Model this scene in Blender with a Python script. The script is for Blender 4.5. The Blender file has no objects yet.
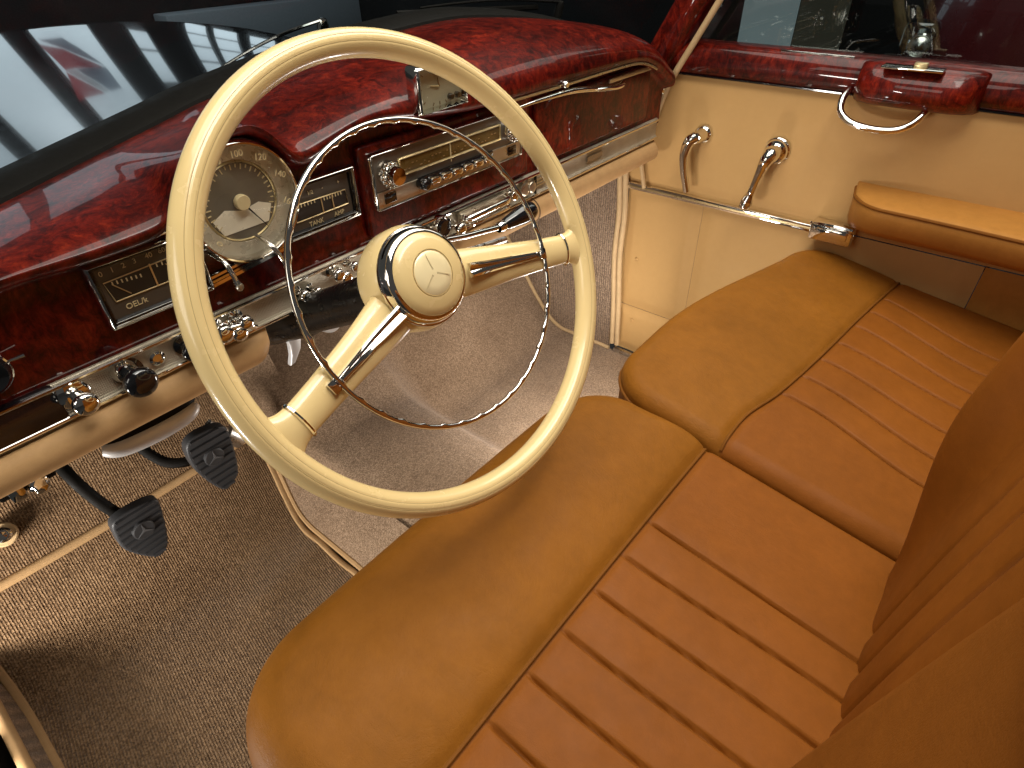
import bpy, bmesh, math, random
import numpy as np
from mathutils import Vector, Matrix
random.seed(7)
S = bpy.context.scene
COL = S.collection
PI = math.pi
R = math.radians
sin, cos = math.sin, math.cos

# ------------------------------------------------------------------ helpers
def vec(*a): return Vector(a)
def smooth(t):
    t = max(0.0, min(1.0, t)); return t*t*(3-2*t)
def lerp(a, b, t): return a+(b-a)*t
def table(tab):
    """smooth 1D interpolation (Catmull-Rom on a table of x -> y)"""
    xs = [p[0] for p in tab]; ys = [p[1] for p in tab]
    def f(x):
        if x <= xs[0]: return ys[0]
        if x >= xs[-1]: return ys[-1]
        i = 0
        while x > xs[i+1]: i += 1
        h = xs[i+1]-xs[i]; t = (x-xs[i])/h
        m0 = (ys[i+1]-ys[i-1])/(xs[i+1]-xs[i-1]) if i > 0 else (ys[1]-ys[0])/(xs[1]-xs[0])
        m1 = (ys[i+2]-ys[i])/(xs[i+2]-xs[i]) if i+2 < len(xs) else (ys[i+1]-ys[i])/h
        t2 = t*t; t3 = t2*t
        return (2*t3-3*t2+1)*ys[i]+(t3-2*t2+t)*h*m0+(-2*t3+3*t2)*ys[i+1]+(t3-t2)*h*m1
    return f
def spline(pts, n=8, closed=False):
    """Catmull-Rom through 3D points"""
    P = [Vector(p) for p in pts]; out = []; m = len(P)
    segs = m if closed else m-1
    for i in range(segs):
        p1 = P[i]; p2 = P[(i+1) % m]
        p0 = P[i-1] if (i > 0 or closed) else p1*2-p2
        p3 = P[(i+2) % m] if (i+2 < m or closed) else p2*2-p1
        for k in range(n):
            t = k/n
            out.append(0.5*((2*p1)+(p2-p0)*t+(2*p0-5*p1+4*p2-p3)*t*t+(3*p1-p0-3*p2+p3)*t**3))
    if not closed: out.append(P[-1])
    return out

class MB:
    """collects shapes into one mesh"""
    def __init__(self): self.v = []; self.f = []
    def add(self, verts, faces):
        o = len(self.v); self.v += [tuple(v) for v in verts]
        self.f += [tuple(i+o for i in f) for f in faces]; return self
    def grid(self, rows, closed_u=False, closed_v=False, cap=False):
        """rows: list of lists of points"""
        n = len(rows); m = len(rows[0]); fs = []
        for i in range(n if closed_v else n-1):
            for j in range(m if closed_u else m-1):
                fs.append((i*m+j, i*m+(j+1) % m, ((i+1) % n)*m+(j+1) % m, ((i+1) % n)*m+j))
        if cap:
            fs.append(tuple(range(m))[::-1]); fs.append(tuple((n-1)*m+j for j in range(m)))
        return self.add([p for r in rows for p in r], fs)
    def tube(self, path, r, seg=12, closed=False, cap=True, flat=1.0, up=None):
        P = [Vector(p) for p in path]; n = len(P); rows = []
        rr = r if isinstance(r, (list, tuple)) else [r]*n
        prev = None
        for i in range(n):
            if closed: t = P[(i+1) % n]-P[i-1]
            else: t = P[min(i+1, n-1)]-P[max(i-1, 0)]
            t.normalize()
            if prev is None:
                a = Vector(up) if up else (Vector((0, 0, 1)) if abs(t.z) < .9 else Vector((1, 0, 0)))
                nrm = (a-t*a.dot(t)).normalized()
            else: nrm = (prev-t*prev.dot(t)).normalized()
            prev = nrm; b = t.cross(nrm)
            rows.append([P[i]+(nrm*cos(2*PI*k/seg)*flat+b*sin(2*PI*k/seg))*rr[i] for k in range(seg)])
        return self.grid(rows, closed_u=True, closed_v=closed, cap=(cap and not closed))
    def lathe(self, prof, origin, axis, seg=40):
        """prof: (radius, height along axis)"""
        ax = Vector(axis).normalized(); O = Vector(origin)
        a = Vector((0, 0, 1)) if abs(ax.z) < .9 else Vector((1, 0, 0))
        u = (a-ax*a.dot(ax)).normalized(); w = ax.cross(u)
        rows = [[O+ax*h+(u*cos(2*PI*k/seg)+w*sin(2*PI*k/seg))*max(r, 1e-5) for k in range(seg)] for r, h in prof]
        return self.grid(rows, closed_u=True)
    def box(self, c, s, bev=0.0, rot=None, seg=2):
        bm = bmesh.new(); bmesh.ops.create_cube(bm, size=1)
        bmesh.ops.scale(bm, vec=Vector(s), verts=bm.verts)
        if bev > 0:
            bmesh.ops.bevel(bm, geom=bm.edges[:], offset=bev, segments=seg, affect='EDGES', profile=.5)
        M = Matrix.Translation(Vector(c)) @ (rot.to_4x4() if rot else Matrix())
        bmesh.ops.transform(bm, matrix=M, verts=bm.verts)
        bm.verts.index_update()
        self.add([v.co[:] for v in bm.verts], [[v.index for v in f.verts] for f in bm.faces]); bm.free(); return self
    def prism(self, poly, d, M=None, bev=0.0):
        """poly in local XY, extruded by d along local +Z, placed by matrix M"""
        bm = bmesh.new(); vs = [bm.verts.new((p[0], p[1], 0)) for p in poly]
        f = bm.faces.new(vs); r = bmesh.ops.extrude_face_region(bm, geom=[f])
        top = [g for g in r['geom'] if isinstance(g, bmesh.types.BMVert)]
        bmesh.ops.translate(bm, vec=(0, 0, d), verts=top)
        bmesh.ops.recalc_face_normals(bm, faces=bm.faces)
        if bev > 0:
            ed = [e for e in bm.edges if all(v in top for v in e.verts)]
            bmesh.ops.bevel(bm, geom=ed, offset=bev, segments=3, affect='EDGES', profile=.5)
        if M: bmesh.ops.transform(bm, matrix=M, verts=bm.verts)
        bm.verts.index_update()
        self.add([v.co[:] for v in bm.verts], [[v.index for v in f.verts] for f in bm.faces]); bm.free(); return self
    def ball(self, c, r, sc=(1, 1, 1), seg=20):
        rows = []
        for i in range(seg//2+1):
            th = PI*i/(seg//2)
            rows.append([Vector(c)+Vector((r*sc[0]*sin(th)*cos(2*PI*k/seg), r*sc[1]*sin(th)*sin(2*PI*k/seg), r*sc[2]*cos(th))) for k in range(seg)])
        return self.grid(rows, closed_u=True)
    def build(self, name, mat, parent=None, angle=40, recalc=True):
        me = bpy.data.meshes.new(name); me.from_pydata(self.v, [], self.f); me.validate()
        bm = bmesh.new(); bm.from_mesh(me)
        bmesh.ops.remove_doubles(bm, verts=bm.verts, dist=1e-6)
        if recalc: bmesh.ops.recalc_face_normals(bm, faces=bm.faces)
        bm.to_mesh(me); bm.free()
        for p in me.polygons: p.use_smooth = True
        try: me.set_sharp_from_angle(angle=R(angle))
        except Exception: pass
        me.materials.append(mat)
        o = bpy.data.objects.new(name, me); COL.objects.link(o)
        return hang(o, parent)
def hang(o, parent):
    if parent is not None:
        o.parent = parent
        if parent.type == 'EMPTY': o.matrix_parent_inverse = Matrix.Translation(-parent.location)
    return o
def tag(o, label=None, cat=None, group=None, kind=None):
    if label: o['label'] = label
    if cat: o['category'] = cat
    if group: o['group'] = group
    if kind: o['kind'] = kind
    return o
def thing(name, label, cat, loc=(0, 0, 0), group=None):
    o = bpy.data.objects.new(name, None); COL.objects.link(o); o.location = loc
    o.empty_display_size = .05
    return tag(o, label, cat, group)
def lettering(name, strings, mat, parent, depth=.0003):
    """strings: list of (text, matrix, size, align) made into one mesh"""
    for s, M, size in strings:
        mb = MB()
        cu = bpy.data.curves.new('letters', 'FONT'); cu.body = s; cu.size = size
        cu.align_x = 'CENTER'; cu.align_y = 'CENTER'; cu.extrude = depth; cu.resolution_u = 3
        ob = bpy.data.objects.new('letters', cu); COL.objects.link(ob)
        bpy.context.view_layer.update()
        me = bpy.data.meshes.new_from_object(ob.evaluated_get(bpy.context.evaluated_depsgraph_get()))
        mb.add([(M @ v.co)[:] for v in me.vertices], [tuple(p.vertices) for p in me.polygons])
        bpy.data.objects.remove(ob); bpy.data.curves.remove(cu); bpy.data.meshes.remove(me)
        mb.build(name, mat, parent, recalc=False)
def face_y(x, y, z, rot=0.0):
    """matrix: local XY plane set upright facing -Y (towards the seats)"""
    return Matrix.Translation((x, y, z)) @ Matrix.Rotation(PI/2, 4, 'X') @ Matrix.Rotation(rot, 4, 'Z')
def star(r, w=.16):
    """three pointed star outline"""
    p = []
    for k in range(3):
        a = PI/2+k*2*PI/3
        p.append((r*cos(a), r*sin(a)))
        p.append((r*w*cos(a+PI/3), r*w*sin(a+PI/3)))
    return p

# ------------------------------------------------------------------ materials
class NT:
    def __init__(self, name):
        self.m = bpy.data.materials.new(name); self.m.use_nodes = True
        self.t = self.m.node_tree; self.b = self.t.nodes['Principled BSDF']
        self.co = None
    def n(self, typ, **kw):
        nd = self.t.nodes.new(typ)
        for k, v in kw.items():
            if k in nd.inputs: nd.inputs[k].default_value = v
            else: setattr(nd, k, v)
        return nd
    def l(self, a, b): self.t.links.new(a, b)
    def coord(self, scale=(1, 1, 1), rot=(0, 0, 0), loc=(0, 0, 0)):
        if self.co is None: self.co = self.n('ShaderNodeTexCoord')
        mp = self.n('ShaderNodeMapping')
        mp.inputs['Scale'].default_value = scale; mp.inputs['Rotation'].default_value = rot; mp.inputs['Location'].default_value = loc
        self.l(self.co.outputs['Object'], mp.inputs['Vector']); return mp.outputs[0]
    def noise(self, vec, scale, detail=4, rough=.55, dist=0.0):
        nd = self.n('ShaderNodeTexNoise'); nd.inputs['Scale'].default_value = scale
        nd.inputs['Detail'].default_value = detail; nd.inputs['Roughness'].default_value = rough
        nd.inputs['Distortion'].default_value = dist
        self.l(vec, nd.inputs['Vector']); return nd.outputs['Fac']
    def ramp(self, fac, stops):
        nd = self.n('ShaderNodeValToRGB'); cr = nd.color_ramp
        while len(cr.elements) < len(stops): cr.elements.new(.5)
        for e, (p, c) in zip(cr.elements, stops):
            e.position = p; e.color = (c[0], c[1], c[2], 1) if hasattr(c, '__len__') else (c, c, c, 1)
        self.l(fac, nd.inputs[0]); return nd.outputs[0]
    def bump(self, h, strength=.3, dist=.001, prev=None):
        nd = self.n('ShaderNodeBump'); nd.inputs['Strength'].default_value = strength; nd.inputs['Distance'].default_value = dist
        self.l(h, nd.inputs['Height'])
        if prev is not None: self.l(prev, nd.inputs['Normal'])
        return nd.outputs[0]
    def mix(self, a, b, fac, mode='MIX'):
        nd = self.n('ShaderNodeMix', data_type='RGBA', blend_type=mode)
        for s, v in ((6, a), (7, b)):
            if hasattr(v, 'is_output'): self.l(v, nd.inputs[s])
            else: nd.inputs[s].default_value = (*v, 1)
        if hasattr(fac, 'is_output'): self.l(fac, nd.inputs[0])
        else: nd.inputs[0].default_value = fac
        return nd.outputs[2]
    def math(self, op, a, b=0.0):
        nd = self.n('ShaderNodeMath', operation=op)
        for i, v in enumerate((a, b)):
            if hasattr(v, 'is_output'): self.l(v, nd.inputs[i])
            else: nd.inputs[i].default_value = v
        return nd.outputs[0]
    def set(self, **kw):
        for k, v in kw.items():
            k = k.replace('_', ' ')
            if k == 'Base Color' and hasattr(v, '__len__'): v = (*v[:3], 1)
            if hasattr(v, 'is_output'): self.l(v, self.b.inputs[k])
            else: self.b.inputs[k].default_value = v
        return self

def m_plain(name, col, rough=.5, metal=0., coat=0., spec=.5, vary=.06, bump=0., bscale=200):
    a = NT(name); v = a.coord()
    n = a.noise(v, 35, 5, .6)
    c = a.ramp(n, [(.3, [x*(1-vary) for x in col]), (.7, [min(1, x*(1+vary)) for x in col])])
    a.set(Base_Color=c, Metallic=metal, Coat_Weight=coat, Coat_Roughness=.04)
    a.b.inputs['Specular IOR Level'].default_value = spec
    r = a.ramp(a.noise(v, 60, 4), [(.3, max(.02, rough*.85)), (.7, min(1, rough*1.15))]); a.set(Roughness=r)
    if bump: a.set(Normal=a.bump(a.noise(v, bscale, 3), bump, .001))
    return a.m

def m_wood():
    a = NT('burl_wood')
    v = a.coord((1, 1, .7))
    w = a.noise(v, 9, 4, .6, 1.2)
    v2 = a.n('ShaderNodeVectorMath', operation='MULTIPLY_ADD'); wv = a.n('ShaderNodeTexNoise'); wv.inputs['Scale'].default_value = 18
    a.l(v, wv.inputs['Vector'])
    a.l(wv.outputs['Color'], v2.inputs[0]); v2.inputs[1].default_value = (.05, .05, .05); a.l(v, v2.inputs[2])
    fig = a.noise(v2.outputs[0], 58, 10, .76, .45)
    big = a.noise(v, 7, 3, .5, .6)
    stk = a.noise(a.coord((210, 210, 34)), 1.0, 7, .74, .9)
    c = a.ramp(fig, [(.29, (.010, .0012, .0010)), (.42, (.060, .0042, .0024)), (.53, (.150, .0095, .0042)), (.64, (.235, .021, .0066)), (.78, (.33, .048, .012))])
    d = a.ramp(big, [(.33, (.35, .3, .3)), (.62, (1.15, 1.1, 1.1))])
    c = a.mix(c, d, .8, 'MULTIPLY')
    s = a.ramp(stk, [(.38, (.42, .36, .36)), (.6, (1, 1, 1))])
    c = a.mix(c, s, .75, 'MULTIPLY')
    a.b.inputs['Specular IOR Level'].default_value = .1
    a.set(Base_Color=c, Roughness=.4, Coat_Weight=.45, Coat_Roughness=.03)
    a.b.inputs['Coat IOR'].default_value = 1.5
    a.set(Coat_Normal=a.bump(a.noise(a.coord(), 26, 2), .05, .002))
    return a.m

def m_leather(name, col, rough=.42, wear=.18, grain=.22, wrinkle=.25, crease=0., spec=.09, mott=.7):
    a = NT(name); v = a.coord()
    n1 = a.noise(v, 6, 5, .6, .5); n2 = a.noise(v, 60, 5, .65)
    c = a.ramp(n1, [(.3, [x*(1-wear) for x in col]), (.7, [x*(1+wear*.7) for x in col])])
    c = a.mix(c, a.ramp(n2, [(.3, (.88, .86, .84)), (.7, (1.06, 1.06, 1.06))]), mott, 'MULTIPLY')
    vo = a.n('ShaderNodeTexVoronoi', feature='DISTANCE_TO_EDGE'); vo.inputs['Scale'].default_value = 620; a.l(v, vo.inputs['Vector'])
    g = a.ramp(vo.outputs['Distance'], [(.0, 0), (.25, 1)])
    b1 = a.bump(g, grain, .0004)
    wr = a.noise(a.coord((1.4, .8, 1)), 34, 6, .68, 1.5)
    b2 = a.bump(wr, wrinkle, .0022, b1)
    soft = a.bump(a.noise(v, 9, 3), .25, .006, b2)
    if crease:
        cn = a.noise(a.coord((1.0, .45, 1), (0, 0, R(25))), 17, 5, .6, 2.2)
        ln = a.math('ABSOLUTE', a.math('SUBTRACT', cn, .5))
        soft = a.bump(a.ramp(ln, [(.0, 0), (.035, 1)]), crease, .0016, soft)
    r = a.ramp(a.noise(v, 24, 4), [(.3, rough*.85), (.7, rough*1.2)])
    a.set(Base_Color=c, Roughness=r, Normal=soft)
    a.b.inputs['Specular IOR Level'].default_value = spec
    return a.m

def m_carpet(name, dark, mid, light, rot=(0, 0, 0), scale=230, ribs=None):
    a = NT(name)
    v = a.coord((1, 1, 1), rot)
    vo = a.n('ShaderNodeTexVoronoi'); vo.inputs['Scale'].default_value = scale; vo.inputs['Randomness'].default_value = .62
    a.l(a.coord((1, 1.25, 1), rot), vo.inputs['Vector'])
    cell = a.n('ShaderNodeSeparateColor'); a.l(vo.outputs['Color'], cell.inputs[0])
    c = a.ramp(cell.outputs[0], [(.05, dark), (.5, mid), (.95, light)])
    fine = a.noise(v, 900, 3, .7)
    c = a.mix(c, a.ramp(fine, [(.3, (.55, .53, .5)), (.7, (1.25, 1.25, 1.25))]), .8, 'MULTIPLY')
    big = a.noise(v, 5, 5, .6)
    c = a.mix(c, a.ramp(big, [(.3, (.72, .68, .64)), (.7, (1.14, 1.14, 1.14))]), .95, 'MULTIPLY')
    h = a.ramp(vo.outputs['Distance'], [(0, 1), (.75, 0)])
    b = a.bump(h, .5, .003)
    if ribs:
        wv = a.n('ShaderNodeTexWave', wave_type='BANDS', bands_direction=ribs[0]); wv.inputs['Scale'].default_value = ribs[1]
        wv.inputs['Distortion'].default_value = 1.6; wv.inputs['Detail'].default_value = 3; wv.inputs['Detail Scale'].default_value = 5
        a.l(v, wv.inputs['Vector'])
        c = a.mix(c, a.ramp(wv.outputs['Fac'], [(.2, (.66, .63, .6)), (.7, (1.1, 1.1, 1.1))]), .75, 'MULTIPLY')
        b = a.bump(wv.outputs['Fac'], .6, .003, b)
    b = a.bump(a.noise(v, 40, 3), .4, .004, b)
    a.set(Base_Color=c, Roughness=.95, Normal=b)
    a.b.inputs['Specular IOR Level'].default_value = .1
    a.b.inputs['Sheen Weight'].default_value = .15
    a.b.inputs['Sheen Roughness'].default_value = .5
    return a.m

def m_chrome(name='chrome', col=(.80, .78, .74), rough=.05):
    a = NT(name); v = a.coord()
    r = a.ramp(a.noise(v, 70, 4), [(.35, rough*.7), (.7, rough*1.6)])
    a.set(Base_Color=col, Metallic=1.0, Roughness=r, Normal=a.bump(a.noise(v, 22, 2), .04, .002))
    return a.m

def m_ribbed_metal():
    a = NT('ribbed_metal'); v = a.coord()
    wv = a.n('ShaderNodeTexWave', wave_type='BANDS', bands_direction='Z'); wv.inputs['Scale'].default_value = 130
    a.l(v, wv.inputs['Vector'])
    wx = a.n('ShaderNodeTexWave', wave_type='BANDS', bands_direction='X'); wx.inputs['Scale'].default_value = 160
    a.l(v, wx.inputs['Vector'])
    h = a.math('MULTIPLY', wv.outputs['Fac'], wx.outputs['Fac'])
    c = a.ramp(a.noise(v, 30, 3), [(.3, (.44, .39, .30)), (.7, (.58, .52, .41))])
    a.set(Base_Color=c, Metallic=.85, Roughness=.48, Normal=a.bump(h, .6, .0012))
    return a.m

def m_glass(name, tint=(.9, .95, .95), refl=1.0, ior=1.5):
    a = NT(name); t = a.t
    out = [n for n in t.nodes if n.type == 'OUTPUT_MATERIAL'][0]
    tr = a.n('ShaderNodeBsdfTransparent'); tr.inputs['Color'].default_value = (*tint, 1)
    gl = a.n('ShaderNodeBsdfGlossy'); gl.inputs['Roughness'].default_value = .01
    fr = a.n('ShaderNodeFresnel'); fr.inputs['IOR'].default_value = ior
    mx = a.n('ShaderNodeMixShader')
    geo = a.n('ShaderNodeNewGeometry'); mr = a.n('ShaderNodeMapRange')
    mr.inputs['To Min'].default_value = ior; mr.inputs['To Max'].default_value = 1/ior
    a.l(geo.outputs['Backfacing'], mr.inputs['Value']); a.l(mr.outputs[0], fr.inputs['IOR'])
    f = a.math('MULTIPLY', fr.outputs[0], refl)
    a.l(f, mx.inputs[0]); a.l(tr.outputs[0], mx.inputs[1]); a.l(gl.outputs[0], mx.inputs[2])
    a.l(mx.outputs[0], out.inputs['Surface']); t.nodes.remove(a.b)
    return a.m

def m_emit(name, col, strength, var=.25, scale=1.2):
    a = NT(name); v = a.coord()
    c = a.ramp(a.noise(v, scale, 4, .6), [(.3, [x*(1-var) for x in col]), (.7, [min(1, x*(1+var)) for x in col])])
    a.set(Base_Color=(.02, .02, .02), Emission_Color=c, Emission_Strength=strength, Roughness=.3)
    return a.m

M = {}
M['wood'] = m_wood()
M['cream'] = m_plain('cream_bakelite', (.78, .588, .275), .25, 0, .5, .5, .012)
M['cream_pale'] = m_plain('pale_cream_enamel', (.86, .72, .42), .16, 0, .6, .5, .02)
M['star_ink'] = m_plain('pale_tan_star', (.62, .50, .28), .3, .2, .4)
M['rim_line'] = m_plain('tan_rim_line', (.42, .29, .12), .5)
M['groove'] = m_plain('brown_groove', (.20, .12, .05), .6)
M['chrome'] = m_chrome()
M['steel'] = m_chrome('brushed_steel', (.62, .60, .57), .28)
M['silver'] = m_plain('silver_paint', (.62, .61, .60), .4, .25, 0, .5, .06)
M['ribbed'] = m_ribbed_metal()
M['plate'] = m_plain('nickel_plate', (.50, .44, .34), .3, .9, 0, .5, .05)
M['dark_plate'] = m_plain('dark_nickel_plate', (.17, .15, .125), .34, .7, .1, .5, .05)
M['leather'] = m_leather('tan_seat_leather', (.262, .098, .0112), .5, .18, .3, .30, .13, .12)
M['insert'] = m_leather('russet_seat_leather', (.238, .0755, .0092), .5, .12, .16, .20, .04, .12)
M['piping'] = m_leather('tan_piping_leather', (.20, .074, .012), .5, .1, .1, .05)
M['door_leather'] = m_leather('beige_door_leather', (.51, .305, .118), .55, .03, .14, .03, 0., .12, .2)
M['roll_leather'] = m_leather('beige_dash_leather', (.53, .325, .15), .42, .06, .12, .06)
M['binding'] = m_leather('beige_binding', (.40, .25, .12), .6, .12, .2, .2)
M['trim'] = m_leather('cream_welt', (.56, .39, .21), .5, .06, .1, .1)
M['arm_leather'] = m_leather('amber_armrest_leather', (.42, .19, .042), .42, .1, .15, .1)
M['carpet'] = m_carpet('brown_loop_carpet', (.12, .069, .034), (.21, .128, .066), (.31, .20, .112), (0, 0, R(9)), 400, ('X', 74))
M['tunnel_carpet'] = m_carpet('grey_brown_carpet', (.20, .132, .082), (.30, .205, .132), (.41, .29, .195), (0, 0, R(-8)), 430)
M['side_carpet'] = m_carpet('ribbed_wall_carpet', (.20, .138, .092), (.33, .232, .16), (.46, .34, .24), (0, 0, 0), 330, ('Y', 48))
M['rubber'] = m_plain('black_rubber', (.032, .032, .034), .5, 0, 0, .4, .1, .2, 300)
M['black'] = m_plain('black_paint', (.004, .0038, .0036), .28, 0, .1, .25, .05)
M['black_satin'] = m_plain('black_satin', (.006, .005, .004), .6, 0, 0, .12)
M['bakelite'] = m_plain('black_bakelite', (.006, .006, .007), .1, 0, .8, .5, .02)
M['gloss_black'] = m_plain('black_car_paint', (.004, .004, .005), .12, 0, 1.0, .5, .02)
M['dial'] = m_plain('grey_dial', (.085, .072, .056), .42, .35, .1, .5, .06)
M['dial_mid'] = m_plain('mid_grey_dial', (.17, .148, .115), .4, .3, .1, .5, .06)
M['odo'] = m_plain('bright_odometer_plate', (.82, .76, .62), .3, .1, .2, .5, .04)
M['dial_light'] = m_plain('pale_dial', (.52, .47, .37), .28, .3, .2, .5, .06)
M['dial_black'] = m_plain('black_dial', (.012, .010, .008), .35)
M['ivory'] = m_plain('ivory_ink', (.62, .50, .28), .5, 0, 0, .4, .02)
M['gold'] = m_plain('gold_line', (.60, .47, .25), .3, .8, 0, .5, .03)
M['amber'] = m_plain('amber_radio_dial', (.10, .062, .018), .25, 0, .6, .5, .2)
M['clock_face'] = m_plain('pale_clock_dial', (.40, .39, .29), .35, .2, .3, .5, .06)
M['glass'] = m_glass('instrument_glass', (.97, .97, .95), .8, 1.45)
M['screen_glass'] = m_glass('windscreen_glass', (.86, .92, .92), .45, 1.5)
M['side_glass'] = m_glass('door_window_glass', (.80, .86, .86), .8, 1.5)
M['red_paint'] = m_plain('dark_red_paint', (.055, .006, .007), .25, 0, .9, .5, .05)
M['floor_out'] = m_plain('garage_concrete', (.07, .075, .08), .35, 0, .1, .5, .15)
M['wall_out'] = m_plain('garage_wall', (.012, .012, .012), .7)
M['mullion'] = m_plain('dark_window_frame', (.01, .01, .011), .5)
M['pane'] = m_emit('daylit_pane', (.60, .70, .77), 1.15, .12, .5)
M['flag_red'] = m_emit('backlit_red_cloth', (.50, .06, .06), 1.0, .1)
M['flag_grey'] = m_emit('backlit_grey_cloth', (.30, .34, .42), 1.0, .1)
M['flag_white'] = m_emit('backlit_white_cloth', (.62, .68, .72), 1.2, .1)

# ------------------------------------------------------------------ camera
VF = Vector((-906., -444., 602.973)).normalized()      # where +Y (car forward) points, in camera space (x right, y down, z ahead)
VX = Vector((638., -483., 602.973)).normalized()       # where +X (passenger side) points
VZ = VX.cross(VF).normalized(); VF = VZ.cross(VX).normalized()
right = Vector((VX[0], VF[0], VZ[0])); down = Vector((VX[1], VF[1], VZ[1])); ahead = Vector((VX[2], VF[2], VZ[2]))
CAM = Vector((-.70, 0, 1.02))
cd = bpy.data.cameras.new('camera'); cam = bpy.data.objects.new('camera', cd); COL.objects.link(cam)
Mx = Matrix((right, -down, -ahead)).transposed().to_4x4(); Mx.translation = CAM
cam.matrix_world = Mx
cd.sensor_width = 36; cd.lens = 602.973*36/1024; cd.clip_start = .01; cd.clip_end = 200
S.camera = cam
PXF = 602.973
def on(px, py, axis, val):
    """point of the real plane axis=val seen at a photo pixel"""
    d = right*((px-512)/PXF)+down*((py-384)/PXF)+ahead
    t = (val-CAM[axis])/d[axis]
    return CAM+d*t

# ================================================================== FLOOR
FLOORP = [(-.35, 0), (.60, 0.0), (.86, -.003), (.905, .001), (.945, .018), (.982, .053), (1.02, .10), (1.064, .165), (1.15, .29), (1.26, .44), (1.36, .56), (1.40, .75)]
fz = table(FLOORP)
def tunnel_h(x, y):
    # transmission hump along the car's centre line, sinking into the toe board
    a = smooth((x+.322)/.06)*(1-smooth((x+.02)/.12))
    top = .135+.02*smooth((y-.5)/.5)
    a2 = a*(1-.25*abs((x+.15)/.17)**2 if abs(x+.15) < .17 else .75*1)
    return top*a2
def floor_z(x, y):
    z = fz(y)
    return max(z, 0)*1.0 + tunnel_h(x, y)*(1-smooth((y-.95)/.28)) + .004*sin(x*9+y*4)
def carpet_grid(x0, x1, y0, y1, nx, ny, off=0.0, extra=None):
    rows = []
    for j in range(ny+1):
        y = lerp(y0, y1, j/ny); r = []
        for i in range(nx+1):
            x = lerp(x0, x1, i/nx); z = floor_z(x, y)+off
            if extra: z += extra(x, y)
            r.append((x, y, z))
        rows.append(r)
    return rows
o = MB().grid(carpet_grid(-.345, .612, -.3, 1.40, 120, 150)).build('floor', M['tunnel_carpet']); tag(o, kind='structure')
o = MB().grid(carpet_grid(-.90, -.345, -.3, 1.40, 70, 150)).build('floor', M['carpet']); tag(o, kind='structure')

# driver's floor mat with its leather binding, folded where the toe board starts
def mat_wave(x, y):
    a = .0075*math.exp(-((y-.80-.10*(x+.5))/.030)**2)*smooth((x+.62)/.12)
    b = .005*math.exp(-((y-.93-.05*(x+.6))/.03)**2)
    c = .006*math.exp(-((y-.67-.22*(x+.5))/.026)**2)*smooth((x+.52)/.1)
    return .010+a+b+c+.002*sin(13*x+5*y)*sin(9*y-4*x)
mat = thing('floor_mat', 'brown looped carpet mat with beige binding under the two black pedals', 'floor mat', (-.6, .75, 0))
def mat_right(y): return -.364 + .046*smooth((y-.84)/.26)
rows = []
MY0, MY1 = .2, 1.052
for j in range(121):
    y = lerp(MY0, MY1, j/120); r = []
    for i in range(91):
        x = lerp(-.868, mat_right(y), i/90)
        r.append((x, y, max(fz(y), 0)+.004*sin(x*9+y*4)+mat_wave(x, y)))
    rows.append(r)
MB().grid(rows).build('pile', M['carpet'], mat)
edge = [Vector(rows[j][0]) for j in range(121)]+[Vector(rows[120][i]) for i in range(1, 91)]+[Vector(rows[j][90]) for j in range(119, -1, -1)]
MB().tube(edge, .0065, 8, flat=.75).build('binding', M['binding'], mat)

# upper toe board carpet, its lower edge overlaps the mat
tm = thing('toe_board_carpet', 'brown carpet panel sloping up behind the pedals with a beige lower edge', 'carpet', (-.6, 1.1, .2))
rows = []
for j in range(41):
    y = lerp(1.045, 1.36, j/40)
    rows.append([(lerp(-.90, -.30, i/60), y, max(fz(y), 0)+.022-.006*smooth((j-1)/6)+.004*sin(9*lerp(-.90, -.30, i/60)+4*y)) for i in range(61)])
MB().grid(rows).build('pile', M['carpet'], tm)
MB().tube([Vector(p)+Vector((0, -.002, -.001)) for p in rows[0]], .010, 10, flat=.8).build('binding', M['binding'], tm)

# carpet up the side of the tunnel with bound lower edge
ts = thing('tunnel_side_carpet', 'grey brown carpet flap with a bound edge along the side of the tunnel', 'carpet', (-.33, .8, .05))
rows = []
for j in range(61):
    y = lerp(.2, 1.12, j/60); b = max(fz(y), 0)
    xx = mat_right(y)+.011
    rows.append([(xx+.078*(k/10)**1.15, y, b+.022+.100*k/10) for k in range(11)])
MB().grid(rows).build('pile', M['tunnel_carpet'], ts)
MB().tube([Vector(r[0]) for r in rows], .006, 8).build('binding', M['binding'], ts)

# door sill at the driver's side with the bound carpet edge
sl = thing('door_sill', 'black door sill with a beige bound carpet edge at the lower left corner', 'sill', (-.9, .8, 0))
MB().box((-.955, .75, .02), (.10, 1.4, .13), .012).build('sill_panel', M['black_satin'], sl)
MB().tube([(-.885, y, .085+.02*smooth((y-.9)/.3)) for y in np.linspace(.1, 1.1, 30)], .0085, 10).build('binding', M['binding'], sl)
rows = [[(-.878+.008*k/6, y, .082-.08*k/6) for k in range(7)] for y in np.linspace(.1, 1.1, 20)]
MB().grid(rows).build('carpet_edge', M['carpet'], sl)
MB().box((-.925, .80, .10), (.018, .06, .02), .004).build('scuff_clip', M['chrome'], sl)

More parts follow.
